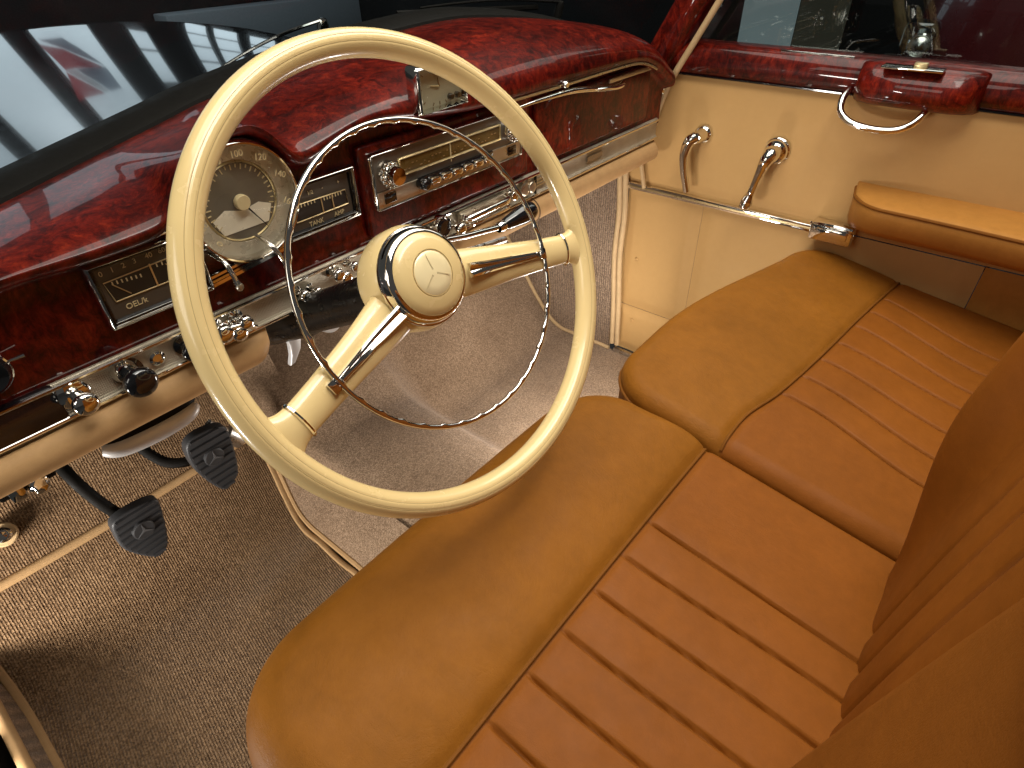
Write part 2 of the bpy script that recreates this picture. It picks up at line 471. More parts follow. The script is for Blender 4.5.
# ================================================================== DASHBOARD
dash = thing('dashboard', 'glossy red burl wood dashboard with chrome strip and beige padded lower roll', 'dashboard', (-.07, .66, .58))
zb = table([(-.80, .764), (-.63, .776), (-.55, .773), (-.485, .775), (-.40, .784), (-.334, .792), (-.29, .806), (-.215, .822), (-.12, .812), (-.016, .803), (.18, .800), (.40, .799), (.46, .792), (.515, .772), (.56, .745), (.60, .72)])
zt = table([(-.80, .770), (-.70, .780), (-.572, .795), (-.483, .805), (-.363, .826), (-.313, .836), (-.2, .853), (-.06, .868), (.08, .877), (.2, .879), (.3, .871), (.4, .857), (.5, .832), (.56, .792), (.60, .76)])
yt = table([(-.80, .74), (-.70, .765), (-.572, .80), (-.483, .832), (-.363, .85), (-.313, .855), (-.2, .862), (.08, .87), (.2, .87), (.3, .86), (.4, .84), (.5, .80), (.56, .755), (.60, .72)])
def dash_profile(x):
    b, t, y1 = zb(x), zt(x), yt(x)
    if t < b+.012: t = b+.012
    b += .062*math.exp(-(abs(x+.401)/.0655)**4)
    p = [(.652, .655), (.652, lerp(.655, b, .35)), (.652, lerp(.655, b, .7)), (.652, b-.012), (.650, b-.006)]
    p += [(.640, b-.002), (.633, b), (.628, b+.003), (.6255, b+.007)]
    h = t-b
    P0 = (.6245, b+.010); P1 = (.622, b+.010+.65*max(0, h-.010)+.004); P2 = (lerp(.63, y1, .35), t+.012); P3 = (y1, t)
    for k in range(0, 21):
        s = k/20
        p.append(tuple((1-s)**3*P0[i]+3*(1-s)**2*s*P1[i]+3*(1-s)*s*s*P2[i]+s**3*P3[i] for i in range(2)))
    p.append((y1+.004, t-.004)); p.append((y1+.004, t-.03))
    return p
XS = np.linspace(-.80, .585, 280)
MB().grid([[(x, y, z) for y, z in dash_profile(x)] for x in XS]).build('wood_panel', M['wood'], dash, 50)
# right end cheek of the panel
endp = dash_profile(.585)
MB().add([(.585, y, z) for y, z in endp]+[(.585, .70, .655)], [tuple(range(len(endp)+1))]).build('wood_cheek', M['wood'], dash)
# black strip under the windscreen
rows = []
for x in np.linspace(-.80, .60, 120):
    b, t = yt(x)+.003, zt(x)
    rows.append([(x, b-.003, t-.004), (x, b, t+.004), (x, b+.006, t+.007), (x, b+.035, t+.012), (x, b+.055, t+.014), (x, b+.066, t+.008), (x, b+.068, t-.03)])
MB().grid(rows).build('scuttle_strip', M['black_satin'], dash)

# raised wood step between the instrument panel and the radio panel
def rrect(x0, z0, x1, z1, r, n=5):
    p = []
    for cx, cz, a0 in ((x1-r, z1-r, 0), (x0+r, z1-r, PI/2), (x0+r, z0+r, PI), (x1-r, z0+r, 3*PI/2)):
        for k in range(n+1):
            a = a0+PI/2*k/n; p.append((cx+r*cos(a), cz+r*sin(a)))
    return p
UP = Matrix.Rotation(PI/2, 4, 'X')            # local (x, y, z) -> world (x, -z, y)
def plate(name, x0, z0, x1, z1, yback, th, mat, parent, r=.004, bev=.0015):
    return MB().prism(rrect(x0, z0, x1, z1, r), th, Matrix.Translation((0, yback, 0)) @ UP, bev).build(name, mat, parent)
def frame(name, x0, z0, x1, z1, w, yback, th, mat, parent, r=.004):
    """rectangular rim with a rounded section"""
    out = rrect(x0, z0, x1, z1, r); rows = []
    inn = rrect(x0+w, z0+w, x1-w, z1-w, max(.0008, r-w))
    mid = rrect(x0+w*.42, z0+w*.42, x1-w*.42, z1-w*.42, max(.001, r-w*.42)); mid2 = rrect(x0+w*.58, z0+w*.58, x1-w*.58, z1-w*.58, max(.001, r-w*.58))
    rows = [[(p[0], yback, p[1]) for p in out], [(p[0], yback-th*.55, p[1]) for p in out], [(p[0], yback-th*.95, p[1]) for p in mid],
            [(p[0], yback-th, p[1]) for p in mid2], [(p[0], yback-th*.55, p[1]) for p in inn], [(p[0], yback, p[1]) for p in inn]]
    return MB().grid(rows, closed_u=True).build(name, mat, parent)
plate('radio_panel', -.232, .676, .110, .797, .655, .012, M['wood'], dash, .006, .004)
def line(name, pts, r, mat, parent, seg=6): return MB().tube(pts, r, seg).build(name, mat, parent)

# glove box lid
gl = plate('glovebox_lid', .132, .679, .512, .784, .655, .011, M['wood'], dash, .01, .004)
hp = spline([(.06, .628, .788), (.12, .622, .791), (.20, .619, .790), (.27, .618, .7815), (.30, .619, .7765)], 8)
MB().tube(hp, [.0022+.0030*smooth(i/20) for i in range(len(hp))], 10).build('handle', M['chrome'], gl)
hp = spline([(.262, .620, .7815), (.285, .612, .780), (.315, .610, .776), (.345, .613, .775), (.37, .622, .777)], 6)
MB().tube(hp, [.0035+.004*sin(PI*(i/(len(hp)-1))) for i in range(len(hp))], 10, flat=.6).build('latch', M['chrome'], gl)
MB().lathe([(0, .012), (.004, .012), (.0055, .009), (.0055, 0)], (.18, .627, .803), (0, -1, 0), 16).build('keyhole', M['chrome'], gl)
line('trim', [(x, .6285, zb(x)-.0008) for x in np.linspace(.03, .505, 40)], .0022, M['gold'], gl)
plate('trim_plate', .352, .773, .508, .781, .645, .004, M['plate'], gl, .003, .001)

# chrome control strip with its rims
rows = []
for x in np.linspace(-.72, .572, 60):
    rows.append([(x, .6535, .668), (x, .649, .6675), (x, .6465, .6655), (x, .648, .663), (x, .649, .660), (x, .649, .6345), (x, .6475, .632), (x, .645, .629), (x, .647, .626), (x, .654, .625)])
strip = MB().grid(rows, cap=True).build('control_strip', M['ribbed'], dash)
for z in (.6655, .6290):
    line('rim', [(x, .6345, z) for x in np.linspace(-.70, .572, 30)], .0022, M['chrome'], strip, 8)
ep = [(-.640, .6385, .6655), (-.635, .637, .655), (-.627, .637, .645), (-.618, .6385, .633)]
MB().tube(spline(ep, 5), .0016, 6).build('end_bead', M['gold'], strip)
MB().box((-.705, .640, .646), (.145, .012, .045), .004).build('end_cap', M['bakelite'], strip)  # chrome cap made black: the dark it mirrors is put into its colour
MB().box((.135, .6375, .647), (.003, .004, .037), .0005).build('joint', M['bakelite'], strip)
for k in range(3):
    MB().box((-.49+.62, .6372, .654-.0055*k), (.07, .0015, .0016), .0004).build('scale_bar', M['gold'], strip)
# worn maker's script on the strip (unreadable in the photograph): a short raised dark plaque
MB().box((.325, .6382, .6475), (.052, .003, .010), .001).build('script_plaque', M['groove'], strip)

# padded beige roll under the strip, in two lengths
def roll(x0, x1, r0, r1):
    rows = []; n = 60
    for i in range(n+1):
        x = lerp(x0, x1, i/n)
        e = 1.0
        if r0 and x-x0 < r0: e = math.sqrt(max(0, 1-(1-(x-x0)/r0)**2))
        if r1 and x1-x < r1: e = min(e, math.sqrt(max(0, 1-(1-(x1-x)/r1)**2)))
        row = []
        for k in range(25):
            a = PI*.5+PI*1.15*k/24
            row.append((x, .660+.030*cos(a)*(0.25+.75*e), lerp(.625, .625-.0235+.0235*sin(a), 1) - .0235*(1-e)*(1-sin(a))*.0))
        zz = .625
        row = [(p[0], p[1], zz-(zz-p[2])*(.12+.88*e)) for p in row]
        rows.append(row+[(x, .70, zz-(zz-.585)*(.12+.88*e)), (x, .72, .62)])
    return MB().grid(rows, cap=True)
roll(-.76, -.408, 0, .03).build('padded_roll', M['roll_leather'], dash)
rl = roll(-.245, .572, .03, .012).build('padded_roll', M['roll_leather'], dash)
MB().tube([(.128, .660+.0310*cos(a), .6015+.0245*sin(a)) for a in np.linspace(PI*.5, PI*1.6, 16)], .0012, 6).build('seam', M['groove'], rl)
# dark underside of the dash
MB().box((-.08, .80, .64), (1.30, .26, .01), 0).build('underside', M['black_satin'], dash)

# ---- instruments
def instrument(name, x0, z0, x1, z1, label=None):
    f = frame(name, x0, z0, x1, z1, .0066, .653, .012, M['chrome'], dash, .004)
    if label: f['label'] = label
    frame('inner_rim', x0+.0055, z0+.0055, x1-.0055, z1-.0055, .004, .653, .008, M['bakelite'], f, .002)
    plate('dial', x0+.007, z0+.007, x1-.007, z1-.007, .652, .003, M['dial'], f, .002, .0)
    return f
g1 = instrument('gauge_cluster', -.565, .695, -.452, .768, 'rectangular chrome framed gauge with oil and temperature windows')
YF = .6488
def quad_win(parent, pts, y=.6486):
    MB().prism(pts, .0004, Matrix.Translation((0, y, 0)) @ UP).build('gauge_window', M['dial_black'], parent)
    line('window_line', [(p[0], y-.0006, p[1]) for p in pts+[pts[0]]], .0007, M['gold'], parent, 5)
quad_win(g1, [(-.549, .7225), (-.452, .7225), (-.452, .7475), (-.5525, .7445)])
MB().box((-.5065, .6478, .735), (.0016, .001, .025)).build('divider', M['gold'], g1)
tk = MB()
for k in range(7): tk.box((-.545+.0045*k, .6478, .7415-.0004*k), (.0012, .0008, .0035))
for k in range(6): tk.box((-.500+.0055*k, .6478, .7435), (.0012, .0008, .0035))
tk.build('tick_marks', M['ivory'], g1)
MB().tube([(-.546, .6474, .741), (-.533, .6474, .7255)], .0006, 5).build('needle', M['gold'], g1)
MB().tube([(-.492, .6474, .742), (-.474, .6474, .7275)], .0006, 5).build('needle', M['gold'], g1)
lettering('lettering', [(s, face_y(x, .6484, z), .0075) for s, x, z in (('0', -.551, .7535), ('1', -.540, .754), ('2', -.529, .7545), ('3', -.518, .755), ('40', -.5035, .7555), ('60', -.490, .756), ('100', -.4765, .7565))]
          + [('OEL/k', face_y(-.532, .6484, .713), .0085), ('°C', face_y(-.473, .6484, .7135), .008)], M['ivory'], g1)
MB().box((-.509, .646, .7735), (.112, .006, .003), .001).build('top_bead', M['chrome'], g1)

g2 = instrument('gauge_cluster', -.352, .7125, -.2395, .7805, 'rectangular chrome framed gauge reading TANK and AMP')
quad_win(g2, [(-.333, .7325), (-.255, .7335), (-.2565, .7515), (-.333, .7535)])
for x in (-.2935, -.2775): MB().box((x, .6478, .7425), (.0014, .001, .019)).build('divider', M['gold'], g2)
tk = MB()
for k in range(6): tk.box((-.327+.0048*k, .6478, .7505), (.0012, .0008, .0035))
for k in range(7): tk.box((-.289+.0042*k, .6478, .7492), (.0012, .0008, .0035))
tk.build('tick_marks', M['ivory'], g2)
lettering('lettering', [('TANK', face_y(-.306, .6484, .7245), .008), ('AMP', face_y(-.271, .6484, .7255), .008), ('1/2', face_y(-.306, .6484, .762), .0065), ('-', face_y(-.288, .6484, .763), .0065), ('+', face_y(-.264, .6484, .763), .0065)], M['ivory'], g2)

# ---- speedometer, a deep round drum standing out of the panel
SC = Vector((-.4000, .6305, .783))
sp = MB().lathe([(.0640, -.030), (.0648, .002), (.0640, .008), (.0625, .0105), (.0608, .0105), (.0598, .008), (.0592, .002), (.0590, -.004)], SC, (0, -1, 0), 72).build('speedometer', M['chrome'], dash)
MB().lathe([(.0658, -.020), (.0656, -.002), (.0652, .001), (.0646, .001)], SC, (0, -1, 0), 72).build('drum', M['bakelite'], sp)
MB().lathe([(.0595, -.003), (.044, -.003), (.043, -.0045)], SC, (0, -1, 0), 72).build('dial', M['dial_light'], sp)
MB().lathe([(.0432, -.004), (.0415, -.0025), (.0405, -.004)], SC, (0, -1, 0), 60).build('inner_ring', M['gold'], sp)
MB().lathe([(.0408, -.0045), (0, -.0045)], SC, (0, -1, 0), 60).build('inner_dial', M['dial_mid'], sp)
tk = MB()
for k in range(29):
    a = R(215-k*250/28); r = .0375 if k % 2 else .0365; L = .0035 if k % 2 else .0055
    tk.box(SC+Vector((r*cos(a), .0040, r*sin(a))), (L, .0008, .0011), 0, Matrix.Rotation(-a, 3, 'Y'))
tk.build('tick_marks', M['ivory'], sp)
def polar(r, a): return Vector((r*cos(a), 0, r*sin(a)))
nums = []
for s, deg in (('0', 218), ('20', 190), ('40', 162), ('60', 136), ('80', 110), ('100', 84), ('120', 54), ('140', 22), ('160', -14)):
    p = SC+polar(.0512, R(deg)); nums.append((s, face_y(p.x, .6235, p.z, R((deg-90)*.35)), .0098))
lettering('lettering', nums, M['ivory'], sp)
MB().tube([SC+Vector((0, .001, 0)), SC+Vector((.022, .001, -.034))], [.0011, .0004], 6).build('needle', M['black_satin'], sp)
MB().lathe([(0, .003), (.0075, .003), (.0085, .0018), (.0085, -.003)], SC, (0, -1, 0), 24).build('needle_hub', M['ivory'], sp)
MB().prism([(-.028, -.030), (.026, -.030), (.034, -.012), (.02, -.006), (0, -.010), (-.02, -.004), (-.036, -.012)], .0003, Matrix.Translation((SC.x, SC.y+.0040, SC.z)) @ UP).build('odometer_plate', M['odo'], sp)
MB().lathe([(.0588, .004), (.045, .0055), (.02, .0066), (0, .007)], SC, (0, -1, 0), 48).build('cover_glass', M['glass'], sp)
for x, dx in ((-.449, .003), (-.394, .008)):
    lv = spline([(x, .640, .742), (x+.001, .612, .738), (x+dx*.5, .603, .728), (x+dx, .598, .712)], 6)
    b = MB().tube(lv, [.0028]*(len(lv)-3)+[.003, .0042, .0042], 10).build('dial_lever', M['chrome'], dash)
    MB().ball(lv[-1], .0045, (1, 1, 1.2), 12).build('lever_tip', M['plate'], b)
line('chrome_bead', [(x, .650, .699+.010*(x+.455)/.1) for x in np.linspace(-.455, -.352, 12)], .004, M['chrome'], dash)
line('chrome_bead', [(x, .650, .708+.010*(x+.455)/.1) for x in np.linspace(-.455, -.352, 12)], .003, M['chrome'], dash)

# ---- radio
rad = frame('radio', -.222, .712, .084, .788, .004, .644, .012, M['chrome'], dash, .005)
plate('faceplate', -.219, .715, .081, .785, .644, .007, M['dark_plate'], rad, .003, .001)
plate('lower_plate', -.218, .715, .080, .7365, .6368, .0025, M['plate'], rad, .002, .0008)
plate('radio_dial', -.172, .7505, .030, .7685, .6368, .0015, M['amber'], rad, .002, .0004)
frame('radio_dial_rim', -.175, .7475, .033, .7715, .003, .6368, .004, M['gold'], rad, .002)
tk = MB()
rnd = random.Random(3)
for k in range(26): tk.box((-.165+.0074*k, .6351, .7575+rnd.choice((-.003, 0, .003))), (rnd.uniform(.002, .005), .0004, .0012))
tk.build('station_marks', M['gold'], rad)
MB().box((-.078, .6345, .7565), (.0014, .001, .026)).build('station_needle', M['ivory'], rad)
for x in (-.196, .057):
    k = MB().lathe([(.0165, 0), (.0165, .006), (.0150, .010), (.0125, .0105), (.0125, .022), (.0110, .026), (0, .0265)], (x, .637, .758), (0, -1, 0), 28).build('radio_knob', M['chrome'], rad)
    kn = MB()
    for q in range(14): kn.ball((x+.0150*cos(q*2*PI/14), .628, .758+.0150*sin(q*2*PI/14)), .0027, (1, 1.6, 1), 8)
    kn.build('knurl', M['chrome'], k)
for x in (-.197, .058):
    MB().box((x, .6338, .7265), (.020, .0012, .0135), .0004).build('socket_hole', M['bakelite'], rad)
MB().box((-.064, .634, .7315), (.150, .006, .013), .002).build('button_rail', M['bakelite'], rad)
for k in range(6):
    MB().box((-.122+.0225*k, .6275, .731), (.0175, .014, .0095), .0025).build('push_button', M['chrome'], rad)
MB().lathe([(.008, 0), (.008, .012), (.006, .015), (0, .0155)], (-.142, .634, .7305), (0, -1, 0), 16).build('tone_knob', M['bakelite'], rad)

# ---- clock, set in the swelling upper panel
CKX, CKZ = -.103, .010
ck = frame('clock', CKX-.045, .8485-.029, CKX+.045, .8485+.029, .006, .632, .022, M['chrome'], dash, .005)
plate('clock_dial', CKX-.041, .8485-.025, CKX+.041, .8485+.025, .630, .008, M['clock_face'], ck, .003, .0)
tk = MB()
for k in range(12):
    a = k*PI/6; rr = min(.034/max(abs(cos(a)), 1e-3), .020/max(abs(sin(a)), 1e-3)); rr = min(rr, .032)
    tk.box((CKX+rr*cos(a), .6212, .8385+CKZ+rr*sin(a)), (.004, .0006, .0011), 0, Matrix.Rotation(-a, 3, 'Y'))
tk.build('hour_marks', M['groove'], ck)
MB().tube([(CKX, .6205, .8485), (CKX-.016, .6205, .8515)], [.0011, .0004], 6).build('hour_hand', M['ivory'], ck)
MB().tube([(CKX, .620, .8485), (CKX-.004, .620, .868)], [.0009, .0004], 6).build('minute_hand', M['groove'], ck)
for x in (CKX+.019, CKX+.032): MB().lathe([(0, .006), (.0033, .006), (.0042, .003), (.0042, 0)], (x, .622, .833), (0, -1, 0), 12).build('setting_pin', M['bakelite'], ck)
MB().box((CKX, .6135, .8485), (.078, .001, .046), .0004).build('cover_glass', M['glass'], ck)

# ---- knobs and switches along the strip
def knob(x, z, rad_, length, mat, name='knob', stem=None):
    b = MB().lathe([(rad_*.95, 0), (rad_*.95, .003), (rad_*.55, .005), (rad_*.5, length*.5), (rad_*.7, length*.58), (rad_, length*.72), (rad_, length*.84), (rad_*.9, length*.91), (rad_*.7, length*.96), (rad_*.4, length*.99), (rad_*.15, length*.999), (0, length)], (x, .641, z), (0, -1, 0), 24).build(name, mat, strip)
    return b
knob(-.619, .648, .012, .034, M['chrome']); MB().lathe([(.016, 0), (.016, .004), (.013, .006), (0, .006)], (-.622, .6405, .650), (0, -1, 0), 24).build('escutcheon', M['chrome'], strip)
k = knob(-.568, .647, .0165, .042, M['bakelite']); MB().lathe([(.013, 0), (.013, .006), (.010, .012), (0, .012)], (-.571, .6405, .650), (0, -1, 0), 24).build('escutcheon', M['chrome'], strip)
MB().lathe([(.0085, 0), (.0085, .004), (.006, .006), (.0045, .003), (0, .003)], (-.537, .6405, .6475), (0, -1, 0), 20).build('socket', M['chrome'], strip)
knob(-.507, .648, .011, .03, M['bakelite']); knob(-.500, .640, .009, .026, M['chrome'])
for x, z, r_ in ((-.468, .652, .011), (-.452, .645, .010), (-.441, .654, .009)): knob(x, z, r_, .032, M['chrome'], 'ignition_lever')
MB().tube(spline([(-.475, .630, .652), (-.462, .618, .655), (-.44, .616, .650), (-.43, .622, .641)], 6), .0045, 10).build('ignition_handle', M['chrome'], strip)
for x, z, r_ in ((-.357, .650, .0075), (-.338, .648, .006), (-.303, .656, .0085), (-.292, .649, .008), (-.276, .658, .007)): knob(x, z, r_, .026, M['chrome'])
knob(-.129, .651, .011, .018, M['plate'])
k = MB().lathe([(.0165, 0), (.0170, .010), (.0155, .013), (.013, .010), (0, .009)], (-.103, .640, .652), (0, -1, 0), 28).build('lighter', M['chrome'], strip)
MB().lathe([(.0125, .012), (.011, .017), (0, .0175)], (-.103, .640, .652), (0, -1, 0), 24).build('lighter_button', M['bakelite'], k)
knob(-.080, .645, .0095, .034, M['chrome'])
at = MB().box((-.005, .634, .650), (.118, .010, .022), .004).build('ashtray', M['plate'], strip)
hp = spline([(-.060, .630, .653), (-.064, .614, .655), (-.045, .609, .657), (.0, .608, .658), (.030, .612, .657), (.045, .630, .655)], 6)
MB().tube(hp, .0045, 10, flat=1.2).build('pull_handle', M['chrome'], at)
hp = spline([(-.058, .630, .644), (-.058, .616, .643), (-.03, .612, .643), (.03, .614, .643), (.045, .630, .643)], 6)
MB().tube(hp, .003, 8).build('pull_rim', M['chrome'], at)
knob(.066, .650, .009, .018, M['chrome']); knob(.098, .651, .012, .014, M['plate']); knob(.112, .651, .010, .018, M['plate'])
SKX, SKZ = on(-18, 374, 1, .644).x, on(-18, 374, 1, .644).z
b = MB().lathe([(.020, 0), (.020, .008), (.016, .013), (.012, .010), (0, .009)], (SKX, .644, SKZ), (0, -1, 0), 28).build('side_knob', M['bakelite'], dash)
MB().lathe([(.0215, 0), (.0215, .006), (.0195, .008)], (SKX, .644, SKZ), (0, -1, 0), 28).build('knob_rim', M['chrome'], b)
MB().tube([(SKX+.020, .642, SKZ+.003), (SKX+.034, .641, SKZ+.0035)], [.0012, .0022], 8).build('pointer', M['chrome'], b)

for c in strip.children: c.location.y += .0085
# ================================================================== STEERING WHEEL
Wc = Vector((-.3545, .3886, .7502)); wa, wb = R(28.22), R(-1.6)
wn = Vector((sin(wb), -cos(wb)*cos(wa), cos(wb)*sin(wa)))
wu = Vector((0, 0, 1)).cross(wn); wu = -wu.normalized() if wu.dot(Vector((1, 0, 0))) < 0 else wu.normalized()
wv = wn.cross(wu)
if wv.z < 0: wv = -wv
def WP(u, v, n=0.0): return Wc+wu*u+wv*v+wn*n
sw = thing('steering_wheel', 'large cream two spoke steering wheel with a thin chrome horn ring', 'steering wheel', Wc)
RR = .2125
def rim_mesh(r_extra=0.0, grooves=True):
    rows = []; n = 200; m = 72
    for i in range(n):
        t = 2*PI*i/n; e = wu*cos(t)+wv*sin(t); row = []
        for k in range(m):
            a = 2*PI*k/m; r = .0096
            r_n, r_r = .0128, .0119
            dn, dr = cos(a)*r_n, sin(a)*r_r
            for ga in (R(-14), R(16)):
                d = abs((a-ga+PI) % (2*PI)-PI)
                if d < R(3): dn -= .0006*(1-d/R(3)); 
            row.append(Wc+e*(RR+dr)+wn*dn)
        rows.append(row)
    return MB().grid(rows, closed_u=True, closed_v=True)
rim = rim_mesh().build('rim', M['cream'], sw, 180)
for ga in (R(-14), R(16)):
    MB().tube([Wc+(wu*cos(t)+wv*sin(t))*(RR+sin(ga)*.0119)+wn*(cos(ga)*.0128-.00045) for t in np.linspace(0, 2*PI, 200, endpoint=False)], .00030, 5, closed=True).build('rim_groove', M['rim_line'], rim)
# hub shell
HC = WP(-.005, .006)
hub = MB().lathe([(.0, -.050), (.042, -.050), (.0490, -.046), (.0515, -.038), (.0518, -.022), (.0500, -.014), (.0475, -.0095), (.040, -.008), (0, -.008)], HC, wn, 64).build('hub', M['cream'], sw)
MB().lathe([(.0472, -.0115), (.0484, -.0090), (.0480, -.0065), (.0466, -.0060), (.0460, -.0040), (.0448, -.0004), (.0432, .0022), (.0412, .0036), (.0394, .0040), (.0388, .0020)], HC, wn, 64).build('bezel', M['chrome'], hub)
MB().lathe([(.0392, .0032), (.0372, .0056), (.032, .0082), (.0225, .0100), (.0222, .0095), (.0218, .0100), (.012, .0110), (0, .0114)], HC, wn, 64).build('horn_button', M['cream'], hub)
EM = Matrix((wu, wv, wn)).transposed().to_4x4(); EM.translation = HC+wn*.0100
MB().lathe([(.0212, .0096), (.0200, .0106), (.012, .0118), (0, .0122)], HC, wn, 48).build('emblem', M['cream_pale'], hub)
MB().lathe([(.0219, .0094), (.0219, .0102), (.0214, .0102), (.0214, .0094)], HC, wn, 48).build('emblem_ring', M['gold'], hub)
MB().prism(star(.0185, .07), .0005, EM @ Matrix.Translation((0, 0, .0016)) @ Matrix.Rotation(R(4), 4, 'Z')).build('emblem_star', M['star_ink'], hub)
# spokes
for deg in (-11.0, 197.0):
    e = wu*cos(R(deg))+wv*sin(R(deg)); s = wn.cross(e)
    rows = []
    wt = table([(.038, .0255), (.06, .0240), (.08, .0220), (.11, .0195), (.15, .0172), (.172, .0165), (.184, .0165), (.195, .0185), (.202, .023), (.2085, .031), (.213, .040)])
    tt = table([(.045, .013), (.08, .0105), (.15, .0088), (.19, .0088), (.213, .008)])
    off = table([(.045, -.024), (.07, -.018), (.10, -.012), (.15, -.006), (.185, -.002), (.213, .0)])
    for i in range(50):
        d = lerp(.038, .2125, i/49)
        rows.append([Wc+e*d+s*(wt(d)*cos(2*PI*k/32))+wn*(off(d)+tt(d)*sin(2*PI*k/32)) for k in range(32)])
    spk = MB().grid(rows, closed_u=True, cap=True).build('spoke', M['cream'], sw, 60)
    ring = [Wc+e*.1835+s*((wt(.1835)+.0007)*cos(2*PI*k/40))+wn*(off(.1835)+(tt(.1835)+.0007)*sin(2*PI*k/40)) for k in range(40)]
    MB().tube(ring, .0017, 6, closed=True).build('ferrule', M['chrome'], spk)
    # V shaped chrome bar from the hub to the horn ring
    rows = []
    for i in range(20):
        d = lerp(.048, .1475, i/19); w = lerp(.0072, .0032, i/19); b = max(off(d)+tt(d)-.002, -.006)
        rows.append([Wc+e*d+s*(w*q)+wn*(b+h) for q, h in ((-1, 0), (-1, .005), (-.75, .0065), (-.35, .0035), (0, .0025), (.35, .0035), (.75, .0065), (1, .005), (1, 0))])
    MB().grid(rows, cap=True).build('chrome_bar', M['chrome'], spk)
    MB().box(WP(0, 0)+e*.1455+wn*.004, (.008, .012, .006), .0015, EM.to_3x3()@Matrix.Rotation(R(deg), 3, 'Z')).build('ring_clip', M['chrome'], spk)
# horn ring with scalloped inner edge on its lower side
rows = []
for i in range(360):
    t = 2*PI*i/360; e = wu*cos(t)+wv*sin(t)
    sc = .5+.5*cos(t*40)
    bump_ = (max(0, sc)**6)*.0014
    row = []
    for k in range(14):
        a = 2*PI*k/14
        dr = cos(a)*.0026-(bump_ if cos(a) < -.2 else 0); dn = sin(a)*.0026
        row.append(WP(.004, .001)+e*(.1435+dr)+wn*(.004+dn))
    rows.append(row)
MB().grid(rows, closed_u=True, closed_v=True).build('horn_ring', M['chrome'], sw, 180)

# steering column
ca = -wn
MB_ = MB().lathe([(.022, .040), (.0245, .046), (.0250, .10), (.0250, .30), (.0285, .31), (.0290, .44), (.0275, .455), (.022, .47), (.022, .95)], Wc, ca, 40)
colm = MB_.build('steering_column', M['black']); tag(colm, 'black steering column running from the cream hub down under the dashboard', 'steering column')
# gear lever on the column
gl_ = thing('gear_lever', 'thin chrome column gear lever with a black conical grip', 'gear lever', (-.30, .50, .70))
gp = spline([(-.315, .475, .705), (-.24, .518, .7045), (-.17, .52, .693), (-.103, .52, .6825)], 8)
MB().tube(gp, .0042, 10).build('rod', M['chrome'], gl_)
g0 = Vector((-.105, .52, .6828)); gd = (Vector((-.04, .52, .6855))-g0).normalized()
MB().lathe([(.0045, -.003), (.0060, 0), (.0060, .006), (.0085, .010), (.0135, .045), (.0142, .060), (.012, .068), (.006, .072), (0, .0725)], g0, gd, 28).build('grip', M['bakelite'], gl_)
MB().lathe([(.0062, -.006), (.0075, -.002), (.0075, .005), (.0062, .008)], g0, gd, 20).build('collar', M['chrome'], gl_)
gp = spline([(-.225, .500, .690), (-.16, .503, .679), (-.115, .505, .672)], 6)
MB().tube(gp, [.0046]*len(gp), 8).build('link_rod', M['steel'], gl_)

# hook shaped release lever and steel disc under the column
hk = []
for a, r0, w in [(t, 0, 0) for t in np.linspace(0, 1, 12)]:
    hk.append(a)
hl = MB()
outer = [(-.350, .745), (-.322, .545), (-.316, .520), (-.322, .500), (-.338, .484), (-.346, .483), (-.338, .498), (-.337, .515), (-.342, .540)]
hl.prism([(-.345, .548), (-.322, .548), (-.316, .525), (-.322, .503), (-.337, .484), (-.346, .482), (-.340, .498), (-.338, .515)], .010, Matrix.Translation((0, .755, 0)) @ UP, .003)
hlo = thing('release_lever', 'small grey hooked lever hanging under the black steering column', 'lever', (-.335, .75, .52))
hl.build('hook', M['silver'], hlo)
MB().box((-.352, .752, .551), (.055, .014, .010), .003).build('bracket', M['silver'], hlo)
dk = thing('column_clamp', 'round grey metal disc with a brass clip behind the steering column', 'clamp', (-.255, .76, .52))
MB().lathe([(.0, .006), (.022, .006), (.0245, .003), (.0245, -.004), (0, -.004)], (-.258, .755, .524), (.1, -1, .25), 32).build('disc', M['silver'], dk)
MB().tube([(-.240, .750, .535), (-.226, .752, .515), (-.220, .756, .497)], .004, 8).build('clip', M['gold'], dk)

